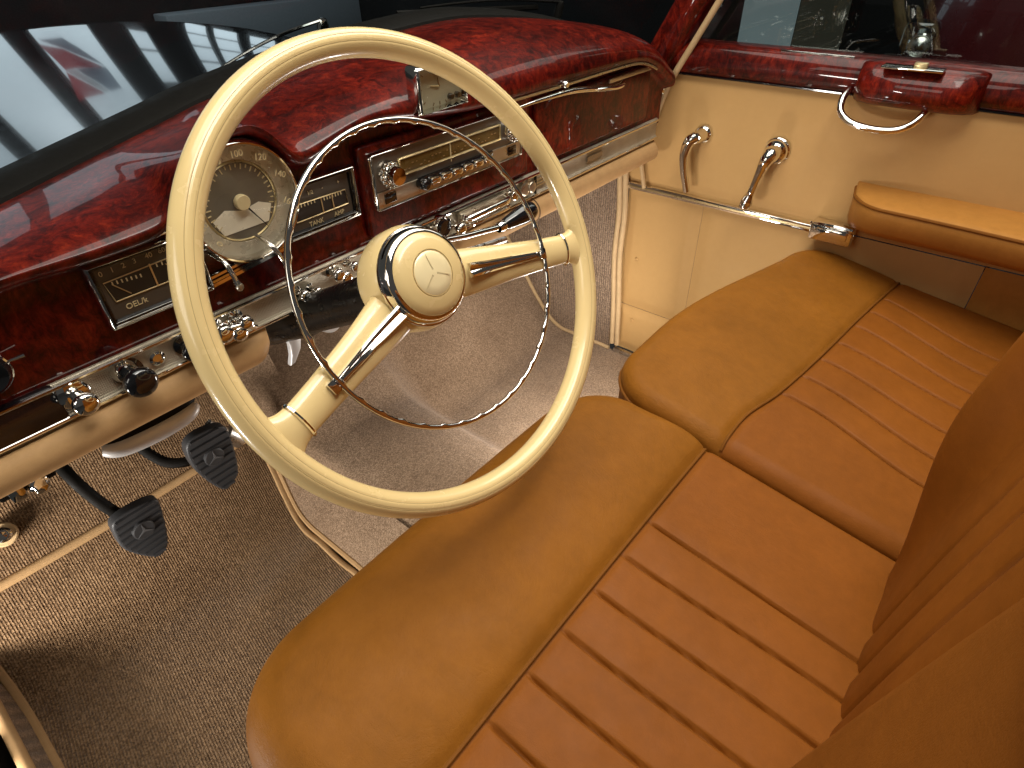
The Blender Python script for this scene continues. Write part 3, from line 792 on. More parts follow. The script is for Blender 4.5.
# ================================================================== PEDALS
def pedal(name, label, corners, ypl, arm, tilt=.35):
    """corners: pad outline as (x, z) on the plane through ypl"""
    cx = sum(c[0] for c in corners)/len(corners); cz = sum(c[1] for c in corners)/len(corners)
    t = thing(name, label, 'pedal', (cx, ypl, cz), 'rubber faced foot pedals')
    Mp = Matrix.Translation((cx, ypl, cz)) @ Matrix.Rotation(PI/2, 4, 'X')
    out = spline([(c[0]-cx, c[1]-cz, 0) for c in corners], 5, True); poly = [(p.x, p.y) for p in out]
    pad = MB().prism(poly, .018, Mp, .004).build('pad', M['rubber'], t)
    rb = MB(); zs = [p[1] for p in poly]
    n = 9
    for k in range(n):
        h = lerp(min(zs)+.010, max(zs)-.008, k/(n-1))
        xsn = []
        for i in range(len(poly)):
            a, b = poly[i], poly[(i+1) % len(poly)]
            if (a[1]-h)*(b[1]-h) < 0: xsn.append(a[0]+(b[0]-a[0])*(h-a[1])/(b[1]-a[1]))
        if len(xsn) >= 2:
            x0, x1 = min(xsn)+.004, max(xsn)-.004
            if x1-x0 < .01: continue
            sl_ = .18*(1 if cx > -.55 else .5)
            rb.tube([Mp @ Vector((x0, h, .019)), Mp @ Vector((x1, h, .019))], .0030, 6)
    rb.build('rib', M['rubber'], pad)
    zc = .006
    MB().lathe([(0, .0245), (.0155, .0245), (.0170, .0235), (.0170, .015)], (cx, ypl, cz+zc), (0, -1, 0), 32).build('badge', M['rubber'], pad, 25)
    MB().prism(star(.0150, .15), .0012, Matrix.Translation((cx, ypl-.0243, cz+zc)) @ Matrix.Rotation(PI/2, 4, 'X')).build('star', M['steel_dark'], pad, 15)
    MB().tube(spline(arm, 6), .0095, 10, flat=.8).build('arm', M['black_satin'], t)
    return t
M['steel_dark'] = m_plain('dark_star_rubber', (.085, .085, .088), .4)
pedal('clutch_pedal', 'black ribbed rubber pedal nearest the lower left, on a curved black arm', [(-.634, .278), (-.604, .283), (-.570, .276), (-.566, .255), (-.580, .187), (-.594, .165), (-.612, .167), (-.640, .215), (-.641, .255)], .905,
      [(-.655, 1.20, .46), (-.645, .98, .36), (-.632, .93, .30), (-.612, .912, .245)])
pedal('brake_pedal', 'black ribbed rubber pedal beside the tunnel, below the silver handle', [(-.492, .338), (-.470, .348), (-.436, .342), (-.422, .322), (-.430, .240), (-.446, .216), (-.468, .212), (-.490, .262), (-.497, .305)], .905,
      [(-.520, 1.12, .42), (-.530, 1.06, .30), (-.515, 1.00, .255), (-.49, .95, .262), (-.47, .92, .285)])
# accelerator linkage: upper arm seen above the brake pad
o = thing('handbrake', 'silver umbrella handbrake handle on a black shaft below the dash roll', 'handbrake', (-.555, .72, .51))
hb = spline([(-.617, .718, .524), (-.597, .712, .519), (-.555, .710, .517), (-.518, .712, .518), (-.501, .718, .522)], 8)
MB().tube(hb, [.005+.0085*math.sqrt(max(0, sin(PI*min(1, max(0, (i+.6)/(len(hb)+.2)))))) for i in range(len(hb))], 14, flat=.8).build('grip', M['silver'], o)
MB().tube([Vector(p)+Vector((.004, .010, .010)) for p in hb], [.004+.007*math.sqrt(max(0, sin(PI*min(1, (i+.6)/(len(hb)+.2))))) for i in range(len(hb))], 10).build('back_plate', M['black_satin'], o)
MB().tube([(-.548, .722, .515), (-.520, .86, .44), (-.490, 1.00, .36), (-.45, 1.25, .30)], .011, 10).build('shaft', M['black_satin'], o)
# small steel plunger beside the tunnel
c0 = on(250, 444, 1, .99); c1 = on(233, 427, 1, .99)
ob = thing('foot_plunger', 'short steel cylinder beside the tunnel, just right of the brake pedal', 'plunger', c0)
MB().lathe([(0, 0), (.016, 0), (.018, .003), (.018, .034), (.012, .038), (.012, .075)], on(242, 440, 1, .985), (-.45, .2, .62), 28).build('cylinder', M['steel'], ob)
# bolt bracket under the left end of the roll
br = thing('bonnet_release', 'chrome bracket and bolt under the left end of the padded roll', 'bracket', (-.695, .70, .56))
MB().box((-.705, .690, .548), (.016, .012, .022), .004).build('plate', M['chrome'], br)
MB().box((-.694, .696, .552), (.055, .010, .020), .003).build('backing', M['black'], br)
MB().lathe([(.0105, 0), (.0105, .006), (.0075, .009), (.0065, .016), (0, .018)], (-.686, .690, .548), (.1, -1, -.2), 8).build('bolt', M['chrome'], br)
# round floor switch at the left edge
fs0 = on(3, 535, 1, 1.065)
fsn = Vector((0, -.8, .6))
fs = thing('dip_switch', 'round chrome foot switch on the carpet at the left edge', 'switch', fs0)
zz = fz(1.10)
fs_c = Vector(fs0)
MB().lathe([(.020, -.03), (.020, .0), (.018, .002), (0, .002)], fs_c, fsn, 28).build('base', M['trim'], fs)
MB().lathe([(.0125, .001), (.0125, .008), (.010, .010), (.008, .008), (.006, .008), (.0055, .012), (0, .0125)], fs_c, fsn, 28).build('button', M['chrome'], fs)

# ================================================================== SEATS
def cushion_grid(x0, x1, y0, y1, rc, z0, slope, redge, pleats, seam_y, nx=420, ny=150, front=.012, drop=.17, gd=.0055, crown=.010, y1f=None, re_r=None):
    """top of a seat cushion with rolled edges, a cross seam and pleats behind it"""
    def spacing(n, a):  # denser near both ends
        return [.5-.5*cos(PI*(i/n))*(1-a)-a*(.5-i/n)*1.0 for i in range(n+1)]
    us = [lerp(i/nx, .5-.5*cos(PI*i/nx), .55) for i in range(nx+1)]
    vs = [lerp(i/ny, sin(PI/2*i/ny), .55) for i in range(ny+1)]
    rows = []
    for v in vs:
        yy = lerp(y0, y1, v); row = []
        for u in us:
            # corner rounding: shrink the front edge towards the corners
            ee = rc
            # x limits at this depth
            d = max(0, yy-(y1-rc)); ins = rc-math.sqrt(max(0, rc*rc-d*d)) if d < rc else rc
            xa, xb = x0+ins, x1-ins
            x = lerp(xa, xb, u)
            yv = yy+(y1f(x)*v if y1f else 0)
            # distance to the outline
            dx = min(x-x0, x1-x); dy = y1-yy
            if dx < rc and dy < rc: dd = rc-math.hypot(rc-dx, rc-dy)
            else: dd = min(dx, dy)
            dd = max(0, dd)
            z = z0+slope*(yv-y0)
            z += crown*(1-((x-(x0+x1)/2)/((x1-x0)/2))**2)
            re = redge
            if re_r: re = lerp(redge, re_r, smooth((x-(x1-.16))/.10)*smooth((y1-.10-yy)/.10))
            if dd < re: z -= re*(1-math.sqrt(max(0, 1-(1-dd/re)**2)))
            sy = seam_y(x)
            if yv > sy:
                t = (yv-sy)/(y1-sy); z += front*math.sin(PI*min(1, t*1.0))**.7
                z -= .0045*math.exp(-((yv-sy)/.007)**2)
            else:
                z -= .0045*math.exp(-((yv-sy)/.007)**2)
                s = smooth((sy-yv)/.016)
                for p in pleats:
                    dxp = abs(x-p(yv))
                    z -= s*gd*1.9*math.exp(-(dxp/.0018)**2)
                    z -= s*gd*.22*math.exp(-(dxp/.011)**2)
            row.append(Vector((x, yv, z)))
        rows.append(row)
    # skirts
    per = [rows[j][0] for j in range(ny+1)]+rows[ny][1:]+[rows[j][nx] for j in range(ny-1, -1, -1)]
    sk = [[p-Vector((0, 0, dz)) for p in per] for dz in (0, .02, .05, .10, drop)]
    return rows, per, sk
def seam_surface(rows, f, nx):
    pts = []
    for i in range(len(rows[0])):
        for j in range(len(rows)-1):
            a, b = rows[j][i], rows[j+1][i]
            da, db = a.y-f(a.x), b.y-f(b.x)
            if da <= 0 <= db and db > da:
                pts.append(a.lerp(b, -da/(db-da))); break
    return pts
def two_tone(o, f):
    # the pleated insert behind the seam is cut from a slightly redder hide
    me = o.data; me.materials.append(M['insert'])
    for p in me.polygons:
        if p.center.y < f(p.center.x): p.material_index = 1
ds = thing('driver_seat', 'tan leather driver seat with pleated cushion nearest the steering wheel', 'seat', (-.38, .15, .05), 'front seats')
seamd = lambda x: .188
pl = [(lambda y, c=c: c+.012*smooth((.188-y)/.25)*(1 if c < -.25 else .2)) for c in (-.2335, -.2955, -.3545, -.4145, -.4725, -.530, -.588)]
rows, per, sk = cushion_grid(-.692, -.064, -.115, .400, .105, .388, .150, .045, pl, seamd, crown=.006, front=.022, re_r=.012)
cu = MB().grid(rows).grid(sk).build('cushion', M['leather'], ds, 180); two_tone(cu, seamd)
sp_ = [p+Vector((0, 0, .0026)) for p in seam_surface(rows, seamd, 0)]
MB().tube(sp_[6:-6:5], .0023, 8).build('piping', M['piping'], cu)
base = [rows[-1][i] for i in range(0, 421, 6)]

ps = thing('passenger_seat', 'tan leather passenger seat with pleated cushion beside the door', 'seat', (.28, .12, .05), 'front seats')
seamp = table([(-.06, .172), (.02, .170), (.10, .152), (.24, .134), (.41, .119), (.62, .098)])
pl2 = [(lambda y, c=c, k=k: c-k*smooth((.12-y)/.2)) for c, k in ((.105, .040), (.168, .040), (.232, .036), (.300, .030), (.376, .050), (.448, .052), (.52, .055))]
def pfront(x): return -.075*smooth((x-.12)/.5)
rows2, per2, sk2 = cushion_grid(-.058, .632, -.20, .372, .09, .386, .142, .026, pl2, seamp, crown=.010, front=.006, y1f=pfront)
cu2 = MB().grid(rows2).grid(sk2).build('cushion', M['leather'], ps, 180); two_tone(cu2, seamp)
sp_ = [p+Vector((0, 0, .0026)) for p in seam_surface(rows2, seamp, 0)]
MB().tube(sp_[6:-6:5], .0023, 8).build('piping', M['piping'], cu2)
# side piping: runs along the inner edge of the passenger cushion
pp = [rows2[j][0]+Vector((-.001, 0, -.004)) for j in range(0, 151, 3)]+[rows2[150][i]+Vector((0, .001, -.004)) for i in range(3, 418, 4)]
MB().tube(pp, .0032, 8).build('edge_piping', M['piping'], cu2)

def backrest(x0, x1, yb, tilt, zb0, zt0, pleats, bol_l, bol_r, depth=.16, bl=.06, br=.03):
    rows = []; nx, nz = 360, 100
    for j in range(nz+1):
        s = j/nz; z = lerp(zb0, zt0, s); row = []
        for i in range(nx+1):
            x = lerp(x0, x1, lerp(i/nx, .5-.5*cos(PI*i/nx), .5))
            y = yb-(z-.40)*tilt
            f = bl*(1-smooth((x-bol_l)/.075)) + br*smooth((x-bol_r)/.05)*smooth((z-.36)/.30)
            f += .030*smooth((z-(zt0-.13))/.09)*1.0
            inside = smooth((x-bol_l-.045)/.02)*(1-smooth((x-bol_r+.006)/.016))*(1-smooth((z-(zt0-.14))/.03))
            for p in pleats:
                d = abs(x-p)
                f -= inside*(.013*math.exp(-(d/.0023)**2)+.0035*math.exp(-(d/.011)**2))
            f += .010*sin(PI*s)
            dd = min(x-x0, x1-x, (zt0-z)*1.0)
            re = .03
            if dd < re: f -= re*(1-math.sqrt(max(0, 1-(1-dd/re)**2)))
            row.append(Vector((x, y+f, z)))
        rows.append(row)
    per = [rows[j][0] for j in range(nz+1)]+rows[nz][1:]+[rows[j][nx] for j in range(nz-1, -1, -1)]
    sk = [[p+Vector((0, -d, 0)) for p in per] for d in (0, .03, .08, depth)]
    return MB().grid(rows).grid(sk)
backrest(-.72, -.072, -.068, .125, .33, .965, (-.192, -.247, -.305, -.360, -.415), -.505, -.135, bl=.060, br=.048).build('backrest', M['insert'], ds, 180)
backrest(-.058, .600, -.165, .125, .33, .93, (.10, .16, .22, .28, .34, .40, .46), .02, .52, bl=.02, br=.02).build('backrest', M['insert'], ps, 180)

# ================================================================== PASSENGER DOOR
XD = .62
door = thing('passenger_door', 'beige leather passenger door with wood capping and chrome fittings', 'door', (.62, .20, .10))
def panel(name, y0, y1, z0, z1, mat, parent, x=XD, puff=.006, n=30, edge=.03):
    rows = []
    for j in range(n+1):
        z = lerp(z0, z1, j/n); row = []
        for i in range(n*2+1):
            y = lerp(y0, y1, i/(n*2)); d = min(y-y0, y1-y, z-z0, z1-z)
            row.append((x+.004-puff*(smooth(d/edge)), y, z))
        rows.append(row)
    return MB().grid(rows).build(name, mat, parent)
panel('upper_panel', -.55, .735, .498, .758, M['door_leather'], door, XD-.004)
panel('lower_panel', -.0205, .530, .02, .494, M['door_leather'], door, XD)
panel('rear_panel', -.55, -.022, .02, .494, M['arm_leather'], door, XD)
# chrome belt strip
zs_ = .4945
MB().box((XD-.006, .475, zs_), (.014, .50, .017), .004).build('chrome_strip', M['chrome'], door)
MB().box((XD-.0138, .475, zs_+.0005), (.004, .496, .004), .0012).build('chrome_bead', M['gold'], door)
# latch box
lt = MB().box((XD-.022, .243, .503), (.036, .082, .038), .006).build('check_strap', M['chrome'], door)
MB().box((XD-.043, .240, .505), (.008, .06, .018), .003).build('roller', M['chrome'], lt)
MB().tube([(XD-.030, .285, .515), (XD-.040, .25, .521), (XD-.036, .205, .519)], .005, 8).build('catch', M['chrome'], lt)
# wood capping: rounded rail along the window sill
rows = []
for y in np.linspace(-.55, .67, 60):
    sec = []
    for k in range(15):
        a = -PI*.5+PI*k/14
        sec.append((.622-.026*cos(a)**.8 if cos(a) > 0 else .622, y, .7815+.030*sin(a)))
    rows.append(sec+[(.66, y, .8115)])
cap = MB().grid(rows, cap=True).build('wood_capping', M['wood'], door)
line('lower_bead', [(.608, y, .7525) for y in np.linspace(-.55, .67, 30)], .0025, M['bakelite'], cap)
line('window_bead', [(.613, y, .8105) for y in np.linspace(.30, .43, 8)], .002, M['chrome'], cap)
# tapered front end down the pillar
blk = MB().grid([[(.612-.060*cl*(max(0, cos(a))**.7), y, .777+zr*sin(a)) for a in np.linspace(-PI/2, PI/2, 15)] for y, cl, zr in ((.283, .02, .028), (.278, .5, .031), (.268, .8, .033), (.25, .95, .034), (.20, 1.0, .034), (.15, 1.0, .034), (.125, 1.0, .034), (.105, .88, .033), (.092, .6, .031), (.086, .02, .028))]).build('pull_block', M['wood'], door)
MB().box((.566, .196, .8105), (.03, .092, .004), .0015).build('block_trim', M['chrome'], blk)
MB().box((.567, .186, .8155), (.012, .020, .009), .002).build('block_clip', M['gold'], blk)
gh = spline([(.600, .290, .762), (.575, .291, .750), (.562, .285, .732), (.556, .262, .718), (.555, .225, .713), (.557, .19, .716), (.562, .168, .728), (.575, .158, .745), (.600, .158, .757)], 8)
MB().tube(gh, .0062, 12, flat=1.15).build('grab_handle', M['chrome'], door)
# inner door handle (slim curved lever) and window crank
h1 = thing
hb_ = MB().lathe([(.020, 0), (.019, .005), (.014, .009), (.012, .022), (.013, .034), (.010, .040), (0, .0415)], (XD-.008, .555, .640), (-1, 0, 0), 30).build('door_handle', M['chrome'], door)
hp = spline([(.578, .555, .642), (.571, .566, .632), (.570, .573, .605), (.573, .570, .570), (.577, .563, .540), (.580, .559, .523)], 8)
MB().tube(hp, [.0128-.0050*smooth(i/36) for i in range(len(hp))], 14, flat=1.0).build('lever', M['chrome'], hb_)
cr = MB().lathe([(.026, 0), (.0255, .004), (.022, .007), (.021, .012), (.017, .014), (.0155, .026), (.0165, .036), (.013, .043), (.006, .046), (0, .0465)], (XD-.008, .393, .634), (-1, 0, 0), 34).build('window_crank', M['chrome'], door)
hp = spline([(.575, .393, .634), (.566, .397, .622), (.563, .403, .596), (.562, .409, .565), (.561, .413, .545), (.560, .416, .533)], 8)
MB().tube(hp, [.0150-.0070*smooth(i/22) if i < 26 else .0080+.0050*smooth((i-26)/10) for i in range(len(hp))], 12).build('arm', M['chrome'], cr)
MB().ball((.558, .417, .529), .0115, (1, 1, .75), 16).build('tip', M['chrome'], cr)
# armrest with piping
rows = []
AY = np.linspace(.228, -.45, 60)
def arm_w(y): return .012+.115*math.sqrt(max(0, 1-(1-min(1, (.228-y)/.075))**2))*(.86+.14*smooth((.15-y)/.4))
for y in AY:
    w = arm_w(y); zt_ = .600; zb_ = .535
    x1 = XD-.002
    rows.append([(x1, y, zt_+.004), (x1-w*.3, y, zt_+.005), (x1-w*.6, y, zt_+.004), (x1-w*.85, y, zt_+.001), (x1-w*.97, y, zt_-.003), (x1-w, y, zt_-.008), (x1-w*.995, y, zt_-.02), (x1-w*.95, y, zt_-.045), (x1-w*.86, y, zb_+.012), (x1-w*.72, y, zb_+.002), (x1-w*.3, y, zb_-.002), (x1, y, zb_)])
ar = MB().grid(rows, cap=True).build('armrest', M['arm_leather'], door, 60)
MB().tube([(XD-.002-arm_w(y)*.99, y, .5955) for y in AY], .0032, 8).build('piping', M['piping'], ar)
# door window glass
MB().box((.640, .05, 1.02), (.004, 1.25, .44)).build('window_glass', M['side_glass'], door)
# hinge at the front edge
hg = MB().box((.603, .662, .727), (.020, .022, .012), .003).build('hinge', M['chrome'], door)
MB().lathe([(.007, -.014), (.008, -.010), (.008, .010), (.007, .014), (0, .015)], (.592, .657, .727), (0, 0, 1), 14).build('pin', M['chrome'], hg)
MB().tube([(.597, .735-.06*k/12, .74-.24*(k/12)) for k in range(13)], .005, 8).build('edge_welt', M['trim'], door)

# kick panel ahead of the door
kp = thing('kick_panel', 'cream leather kick panel with buttons below the chrome strip', 'panel', (.62, .62, .05))
panel('leather_panel', .5305, .728, .160, .492, M['door_leather'], kp, XD, .006)
panel('lower_flap', .5305, .728, .015, .1590, M['door_leather'], kp, XD, .006)
for y, z in ((.682, .305), (.676, .122)):
    MB().ball((XD-.004, y, z), .0045, (.5, 1, 1), 10).build('button', M['door_leather'], kp)
MB().box((.611, .62, .008), (.014, .20, .016), .003).build('sill_bead', M['steel'], kp)
for y, r_ in ((.722, .0075), (.738, .0075)):
    MB().tube(spline([(.607, y+.012, .530), (.608, y+.004, .42), (.608, y+.006, .30), (.607, y-.006, .15), (.607, y-.012, .03)], 8), r_, 10).build('welt', M['trim'], kp)
MB().lathe([(.012, 0), (.016, .006), (.014, .014), (0, .018)], (.590, .742, .560), (0, -.3, -1), 20).build('bulb_holder', M['bakelite'], kp)
# carpet on the side wall of the footwell
sc_ = thing('side_wall_carpet', 'ribbed grey brown carpet lining the far side of the passenger footwell', 'carpet', (.61, .9, .1))
rows = []
for y in np.linspace(.735, 1.40, 60):
    z0 = max(fz(y), 0)+.004
    rows.append([(.612-.004*sin(PI*min(1, k/20)), y, lerp(z0, max(.66, z0+.02), k/20)) for k in range(21)])
MB().grid(rows).build('pile', M['side_carpet'], sc_)
MB().tube([(r[0][0]-.004, r[0][1], r[0][2]+.004) for r in rows], .0055, 8).build('binding', M['trim'], sc_)
# bulkhead behind the dash
bk = MB().box((-.12, 1.44, .30), (1.60, .03, .80)).build('bulkhead', M['black_satin']); tag(bk, 'black bulkhead closing the footwell behind the dashboard', 'bulkhead')

# windscreen pillar with beige welt
ap = thing('windscreen_pillar', 'wood faced windscreen pillar with a beige welt at the right of the dash', 'pillar', (.6, .65, .74))
P0, P1 = Vector((.600, .668, .742)), Vector((.600, .47, 1.10))
rows = []
for s in np.linspace(0, 1, 14):
    c = P0.lerp(P1, s); w = .036
    rows.append([c+Vector((.045, .05, .01)), c+Vector((.0, .058, .012)), c+Vector((-.018, .050, .012)), c+Vector((-.026, .035, .008)), c+Vector((-.026, .012, .0)), c+Vector((-.016, -.001, -.004)), c+Vector((.0, -.006, -.006)), c+Vector((.045, -.006, -.006))])
MB().grid(rows, cap=True).build('wood_face', M['wood'], ap)
wl = spline([(.602, .668, .640), (.600, .660, .685), (.597, .641, .738), (.594, .60, .812), (.592, .56, .885), (.590, .50, 1.0), (.588, .44, 1.10)], 6)
MB().tube(wl, [.004+.0025*smooth(i/12) for i in range(len(wl))], 10).build('welt', M['trim'], ap)

# ================================================================== WINDSCREEN, WIPERS, BONNET
ws = thing('windscreen', 'wide curved windscreen glass rising from the black strip above the dash', 'windscreen', (-.07, .92, .87))
rows = []
for x in np.linspace(-.80, .60, 60):
    y0, z0 = yt(x)+.050, zt(x)+.010
    rows.append([(x, y0-.60*s*.62, z0+.60*s*.80) for s in np.linspace(0, 1, 6)])
MB().grid(rows).build('glass', M['screen_glass'], ws)

bp = thing('bonnet', 'mirror black car bonnet beyond the windscreen reflecting tall windows', 'bonnet', (-.07, 1.5, .7))
def hood_z(x, y):
    z = .78+.03*(y-1)-.20*(x+.07)**2
    if y > 2.12: z -= .9*(y-2.12)**2
    e = abs(x+.07)-.60
    if e > 0: z -= 1.2*e*e
    return z
rows = [[(x, y, hood_z(x, y)) for x in np.linspace(-.95, .80, 60)] for y in np.linspace(.86, 2.62, 90)]
hs = MB().grid(rows).build('sheet', M['gloss_black'], bp)
# wipers
for n_, (A_, B_, lab) in enumerate(((on(203, 80, 1, .955), on(322, 20, 1, 1.02), 'slim chrome wiper lying along the foot of the windscreen, in front of the windows'),
                                   (on(420, 8, 1, 1.0), on(560, 2, 1, .97), 'slim dark wiper at the foot of the windscreen, beyond the top of the steering wheel'))):
    wp = thing('wiper', lab, 'wiper', A_, 'windscreen wipers')
    MB().tube([A_.lerp(B_, t)+Vector((0, 0, .008*sin(PI*t))) for t in np.linspace(0, 1, 12)], [.0020+.0012*t for t in np.linspace(0, 1, 12)], 8).build('arm', M['chrome'] if n_ == 0 else M['black_satin'], wp)
    MB().tube([A_.lerp(B_, t)+Vector((.01, .004, -.009)) for t in np.linspace(-.15, .8, 12)], .0035, 6, flat=1.6).build('blade', M['black_satin'], wp)
    MB().lathe([(.010, -.12), (.010, 0), (.007, .008), (0, .010)], B_-Vector((0, 0, .006)), (0, -.3, 1), 16).build('pivot', M['chrome'] if n_ == 0 else M['black_satin'], wp)

# ------------------------------------------------------------------ the showroom outside
o = MB().box((0, 4, -.40), (24, 24, .1)).build('ground', M['floor_out']); tag(o, kind='structure')
fac = thing('showroom_wall', 'dark showroom wall with tall daylit windows ahead of the car', 'building', (3, 9.2, -.35))
MB().box((3, 9.30, 3.2), (16, .3, 7.1)).build('wall', M['wall_out'], fac)
def window(x0, x1, z0, z1, bars=(), y=9.12):
    f = MB()
    w = .05
    for a in ((x0-w/2, (z0+z1)/2, w, z1-z0+2*w), (x1+w/2, (z0+z1)/2, w, z1-z0+2*w)): f.box((a[0], y-.03, a[1]), (a[2], .08, a[3]))
    for zc in (z0-w/2, z1+w/2): f.box(((x0+x1)/2, y-.031, zc), (x1-x0, .078, w))
    for zc in bars: f.box(((x0+x1)/2, y-.032, zc), (x1-x0, .05, .05))
    fr = f.build('window', M['mullion'], fac)
    MB().box(((x0+x1)/2, y, (z0+z1)/2), (x1-x0, .02, z1-z0)).build('pane', M['pane'], fr)
window(-.55, .42, 1.55, 4.6)
window(.70, 1.47, 1.72, 4.6)
window(1.78, 2.50, 1.72, 4.6)
window(2.96, 3.20, 1.7, 2.9, (2.2,))
window(3.72, 4.02, .95, 2.75, (1.45, 1.9, 2.35))
window(4.10, 4.46, .95, 2.75, (1.45, 1.9, 2.35))
window(4.62, 5.05, .95, 2.75, (1.45, 1.9, 2.35))
window(5.20, 5.80, .95, 2.75, (1.45, 1.9, 2.35))
M['plinth'] = m_plain('slate_plinth', (.34, .40, .44), .5)
pa, pb = on(150, -6, 1, 9.0), on(408, 12, 1, 9.0)
MB().box(((pa.x+pb.x)/2+.3, 8.95, -.10), (pb.x-pa.x+.6, .35, .5), .02).build('plinth', M['plinth'], fac)
fl = thing('flag', 'red, white and grey flag hanging before the tall window, seen mirrored in the bonnet', 'flag', (1.9, 8.6, 2.5))
M['cloth_red'] = m_plain('red_cloth', (.36, .03, .035), .8)
M['cloth_grey'] = m_plain('slate_grey_cloth', (.14, .17, .22), .8)
M['cloth_white'] = m_plain('white_cloth', (.55, .58, .6), .8)
def cloth(name, mat, poly):
    me = MB(); c = Vector((sum(p[0] for p in poly)/len(poly), sum(p[1] for p in poly)/len(poly)))
    pts = []
    for i in range(len(poly)):
        a, b = Vector(poly[i]), Vector(poly[(i+1) % len(poly)])
        for k in range(6): pts.append(a.lerp(b, k/6))
    f = lambda p: 8.6+.04*sin(p.x*11+p.y*5)
    rows = [[(lerp(c.x, p.x, s), f(Vector((lerp(c.x, p.x, s), lerp(c.y, p.y, s)))), lerp(c.y, p.y, s)) for p in pts] for s in (.02, .35, .7, 1.0)]
    back = [[(q[0], q[1]+.006, q[2]) for q in r] for r in rows[::-1]]
    return me.grid(rows+back, closed_u=True).build(name, mat, fl)
cloth('grey_stripe', M['cloth_grey'], [(1.68, 2.05), (1.95, 2.0), (2.06, 2.16), (2.18, 2.45), (1.87, 2.175)])
cloth('red_stripe', M['cloth_red'], [(1.64, 2.12), (1.865, 2.185), (2.165, 2.485), (1.71, 2.51)])
cloth('white_stripe', M['cloth_white'], [(1.71, 2.53), (1.84, 2.52), (2.015, 2.855), (1.94, 2.87)])
cloth('grey_stripe', M['cloth_grey'], [(1.85, 2.52), (2.18, 2.47), (2.20, 2.84), (2.025, 2.855)])
cloth('red_stripe', M['cloth_red'], [(1.70, 2.545), (1.935, 2.88), (1.57, 2.96)])
MB().tube([(1.62, 8.6, 1.95), (1.54, 8.6, 3.05)], .018, 8).build('pole', M['mullion'], fl)

# right of the car: dark wall with a pale window, and a dark red car close by
wl2 = thing('side_wall', 'dark showroom wall with one pale window seen through the door glass', 'building', (6.2, 2, -.35))
MB().box((6.3, 2.0, 2.6), (.2, 14, 6)).build('wall', M['wall_out'], wl2)
a, b = on(747, 2, 0, 6.19), on(792, 44, 0, 6.19)
fr = MB().box((6.19, (a.y+b.y)/2, b.z+1.2), (.08, abs(a.y-b.y)+.12, 2.6)).build('window', M['mullion'], wl2)
M['pane_side'] = m_emit('pale_side_pane', (.42, .50, .50), .30, .1, .8)
MB().box((6.14, (a.y+b.y)/2, b.z+1.2), (.03, abs(a.y-b.y), 2.44)).build('pane', M['pane_side'], fr)
a2, b2 = on(802, 2, 0, 6.15), on(840, 44, 0, 6.15)
M['drab'] = m_emit('dim_olive_pane', (.10, .09, .06), .22, .1, .8)
MB().box((6.14, (a2.y+b2.y)/2, b.z+1.2), (.03, abs(a2.y-b2.y), 2.44)).build('pane', M['drab'], fr)
rc = thing('parked_car', 'dark red car parked alongside with a round chrome lamp, seen through the door glass', 'car', (1.9, -.6, -.35))
rows = []
for yy in np.linspace(0, 1, 40):
    y = lerp(.47, -2.2, yy); e = math.sqrt(max(0, 1-(1-min(1, yy/.16))**2))
    w = .02+.42*e; top = .45+.75*e
    rows.append([(1.95-w*math.copysign(abs(cos(a_))**.6, cos(a_)), y, lerp(-.05, top, .5)+(top+.05)/2*math.copysign(abs(sin(a_))**.6, sin(a_))) for a_ in np.linspace(0, 2*PI, 40, endpoint=False)])
MB().grid(rows, closed_u=True, cap=True).build('body', M['red_paint'], rc, 60)
lp = on(917, 42, 0, 1.50)
hsn = MB().box((1.52, lp.y, lp.z), (.07, .085, .105), .02).build('lamp_housing', M['bakelite'], rc)
MB().lathe([(.030, 0), (.031, .012), (.027, .017), (.024, .012)], (1.485, lp.y-.012, lp.z-.005), (-1, 0, 0), 28).build('lamp_rim', M['chrome'], hsn)
MB().lathe([(.025, .010), (.014, .018), (0, .020)], (1.485, lp.y-.012, lp.z-.005), (-1, 0, 0), 28).build('lens', M['steel'], hsn)
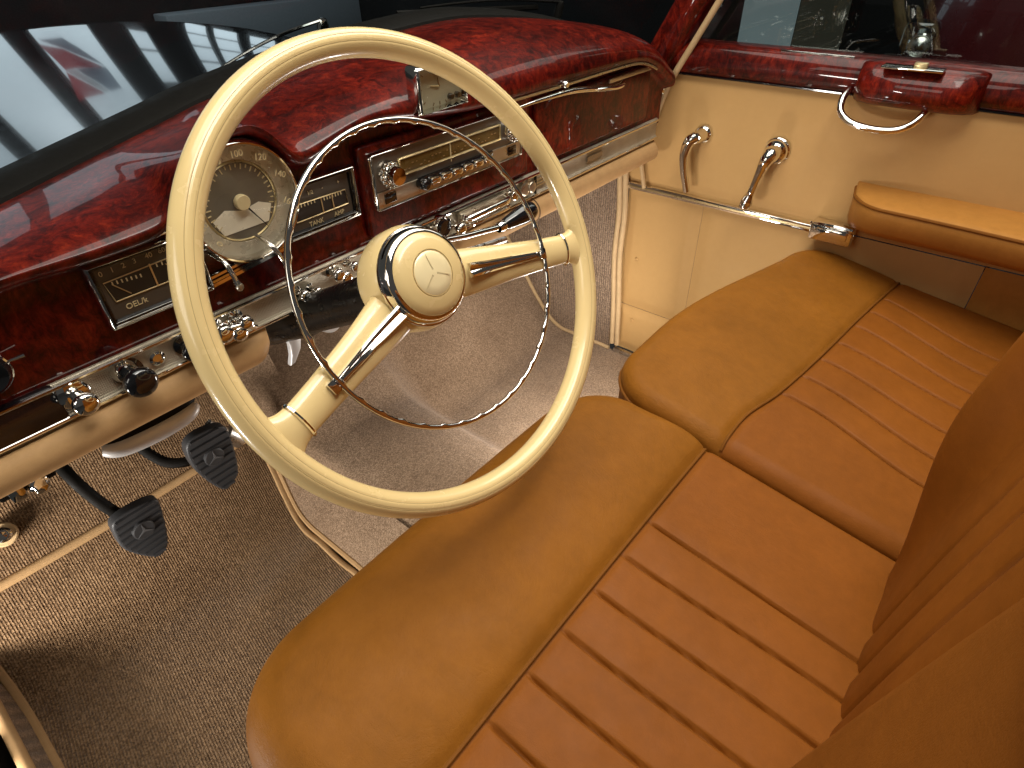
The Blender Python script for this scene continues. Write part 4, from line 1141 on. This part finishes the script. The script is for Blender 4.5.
for y_ in (-.35, -1.8):
    w_ = MB().lathe([(.20, -.10), (.31, -.10), (.335, -.06), (.335, .06), (.31, .10), (.20, .10)], (1.62, y_, -.015), (-1, 0, 0), 40).build('wheel', M['rubber'], rc)
    MB().lathe([(.20, .09), (.18, .11), (.06, .12), (0, .125)], (1.62, y_, -.015), (-1, 0, 0), 32).build('rim', M['chrome'], w_)

# ------------------------------------------------------------------ light
def area(name, loc, target, sx, sy, power, col=(1, 1, 1), shape='RECTANGLE'):
    l = bpy.data.lights.new(name, 'AREA'); l.shape = shape; l.size = sx; l.size_y = sy; l.energy = power; l.color = col
    o = bpy.data.objects.new(name, l); COL.objects.link(o); o.location = loc
    d = (Vector(target)-Vector(loc)).normalized()
    o.rotation_euler = d.to_track_quat('-Z', 'Y').to_euler(); return o
area('key_softbox', (.12, .42, 2.0), (.14, .32, .5), 1.9, 1.2, 34, (1.0, .94, .84))
area('rear_strip', (-.1, -.20, 2.3), (-.25, .4, .6), 1.2, .35, 11, (1.0, .94, .84))
area('passenger_side_softbox', (1.75, .25, 2.1), (0, .6, .7), .45, 1.1, 3.5, (1.0, .94, .85))
area('driver_side_fill', (-1.9, .60, 1.45), (.0, .1, .60), .9, .7, 7, (1.0, .94, .84))  # added fill, no known source: lifts the far door and the seat bolster
area('driver_door_lamp', (-1.34, .74, .27), (-.62, 1.34, .17), .40, .16, 17, (1.0, .94, .86))
area('footwell_lamp', (.20, .44, .14), (.43, .45, .70), .08, .08, .85, (1.0, .97, .93))
area('floor_flash', (.24, .46, .22), (.10, 1.0, .20), .30, .18, 4.0, (1.0, .95, .88))
area('flag_fill', (1.9, 6.6, 4.4), (1.9, 8.6, 2.4), .8, .8, 60, (.9, .95, 1.0))  # extra fill added to light the flag cloth, no lamp known there

w = bpy.data.worlds.new('World'); S.world = w; w.use_nodes = True
w.node_tree.nodes['Background'].inputs[0].default_value = (.62, .60, .57, 1)
w.node_tree.nodes['Background'].inputs[1].default_value = .09
S.view_settings.view_transform = 'Standard'; S.view_settings.look = 'None'
S.view_settings.exposure = 0; S.view_settings.gamma = 1
S.cycles.max_bounces = 8; S.cycles.use_denoising = True
S.cycles.transparent_max_bounces = 12
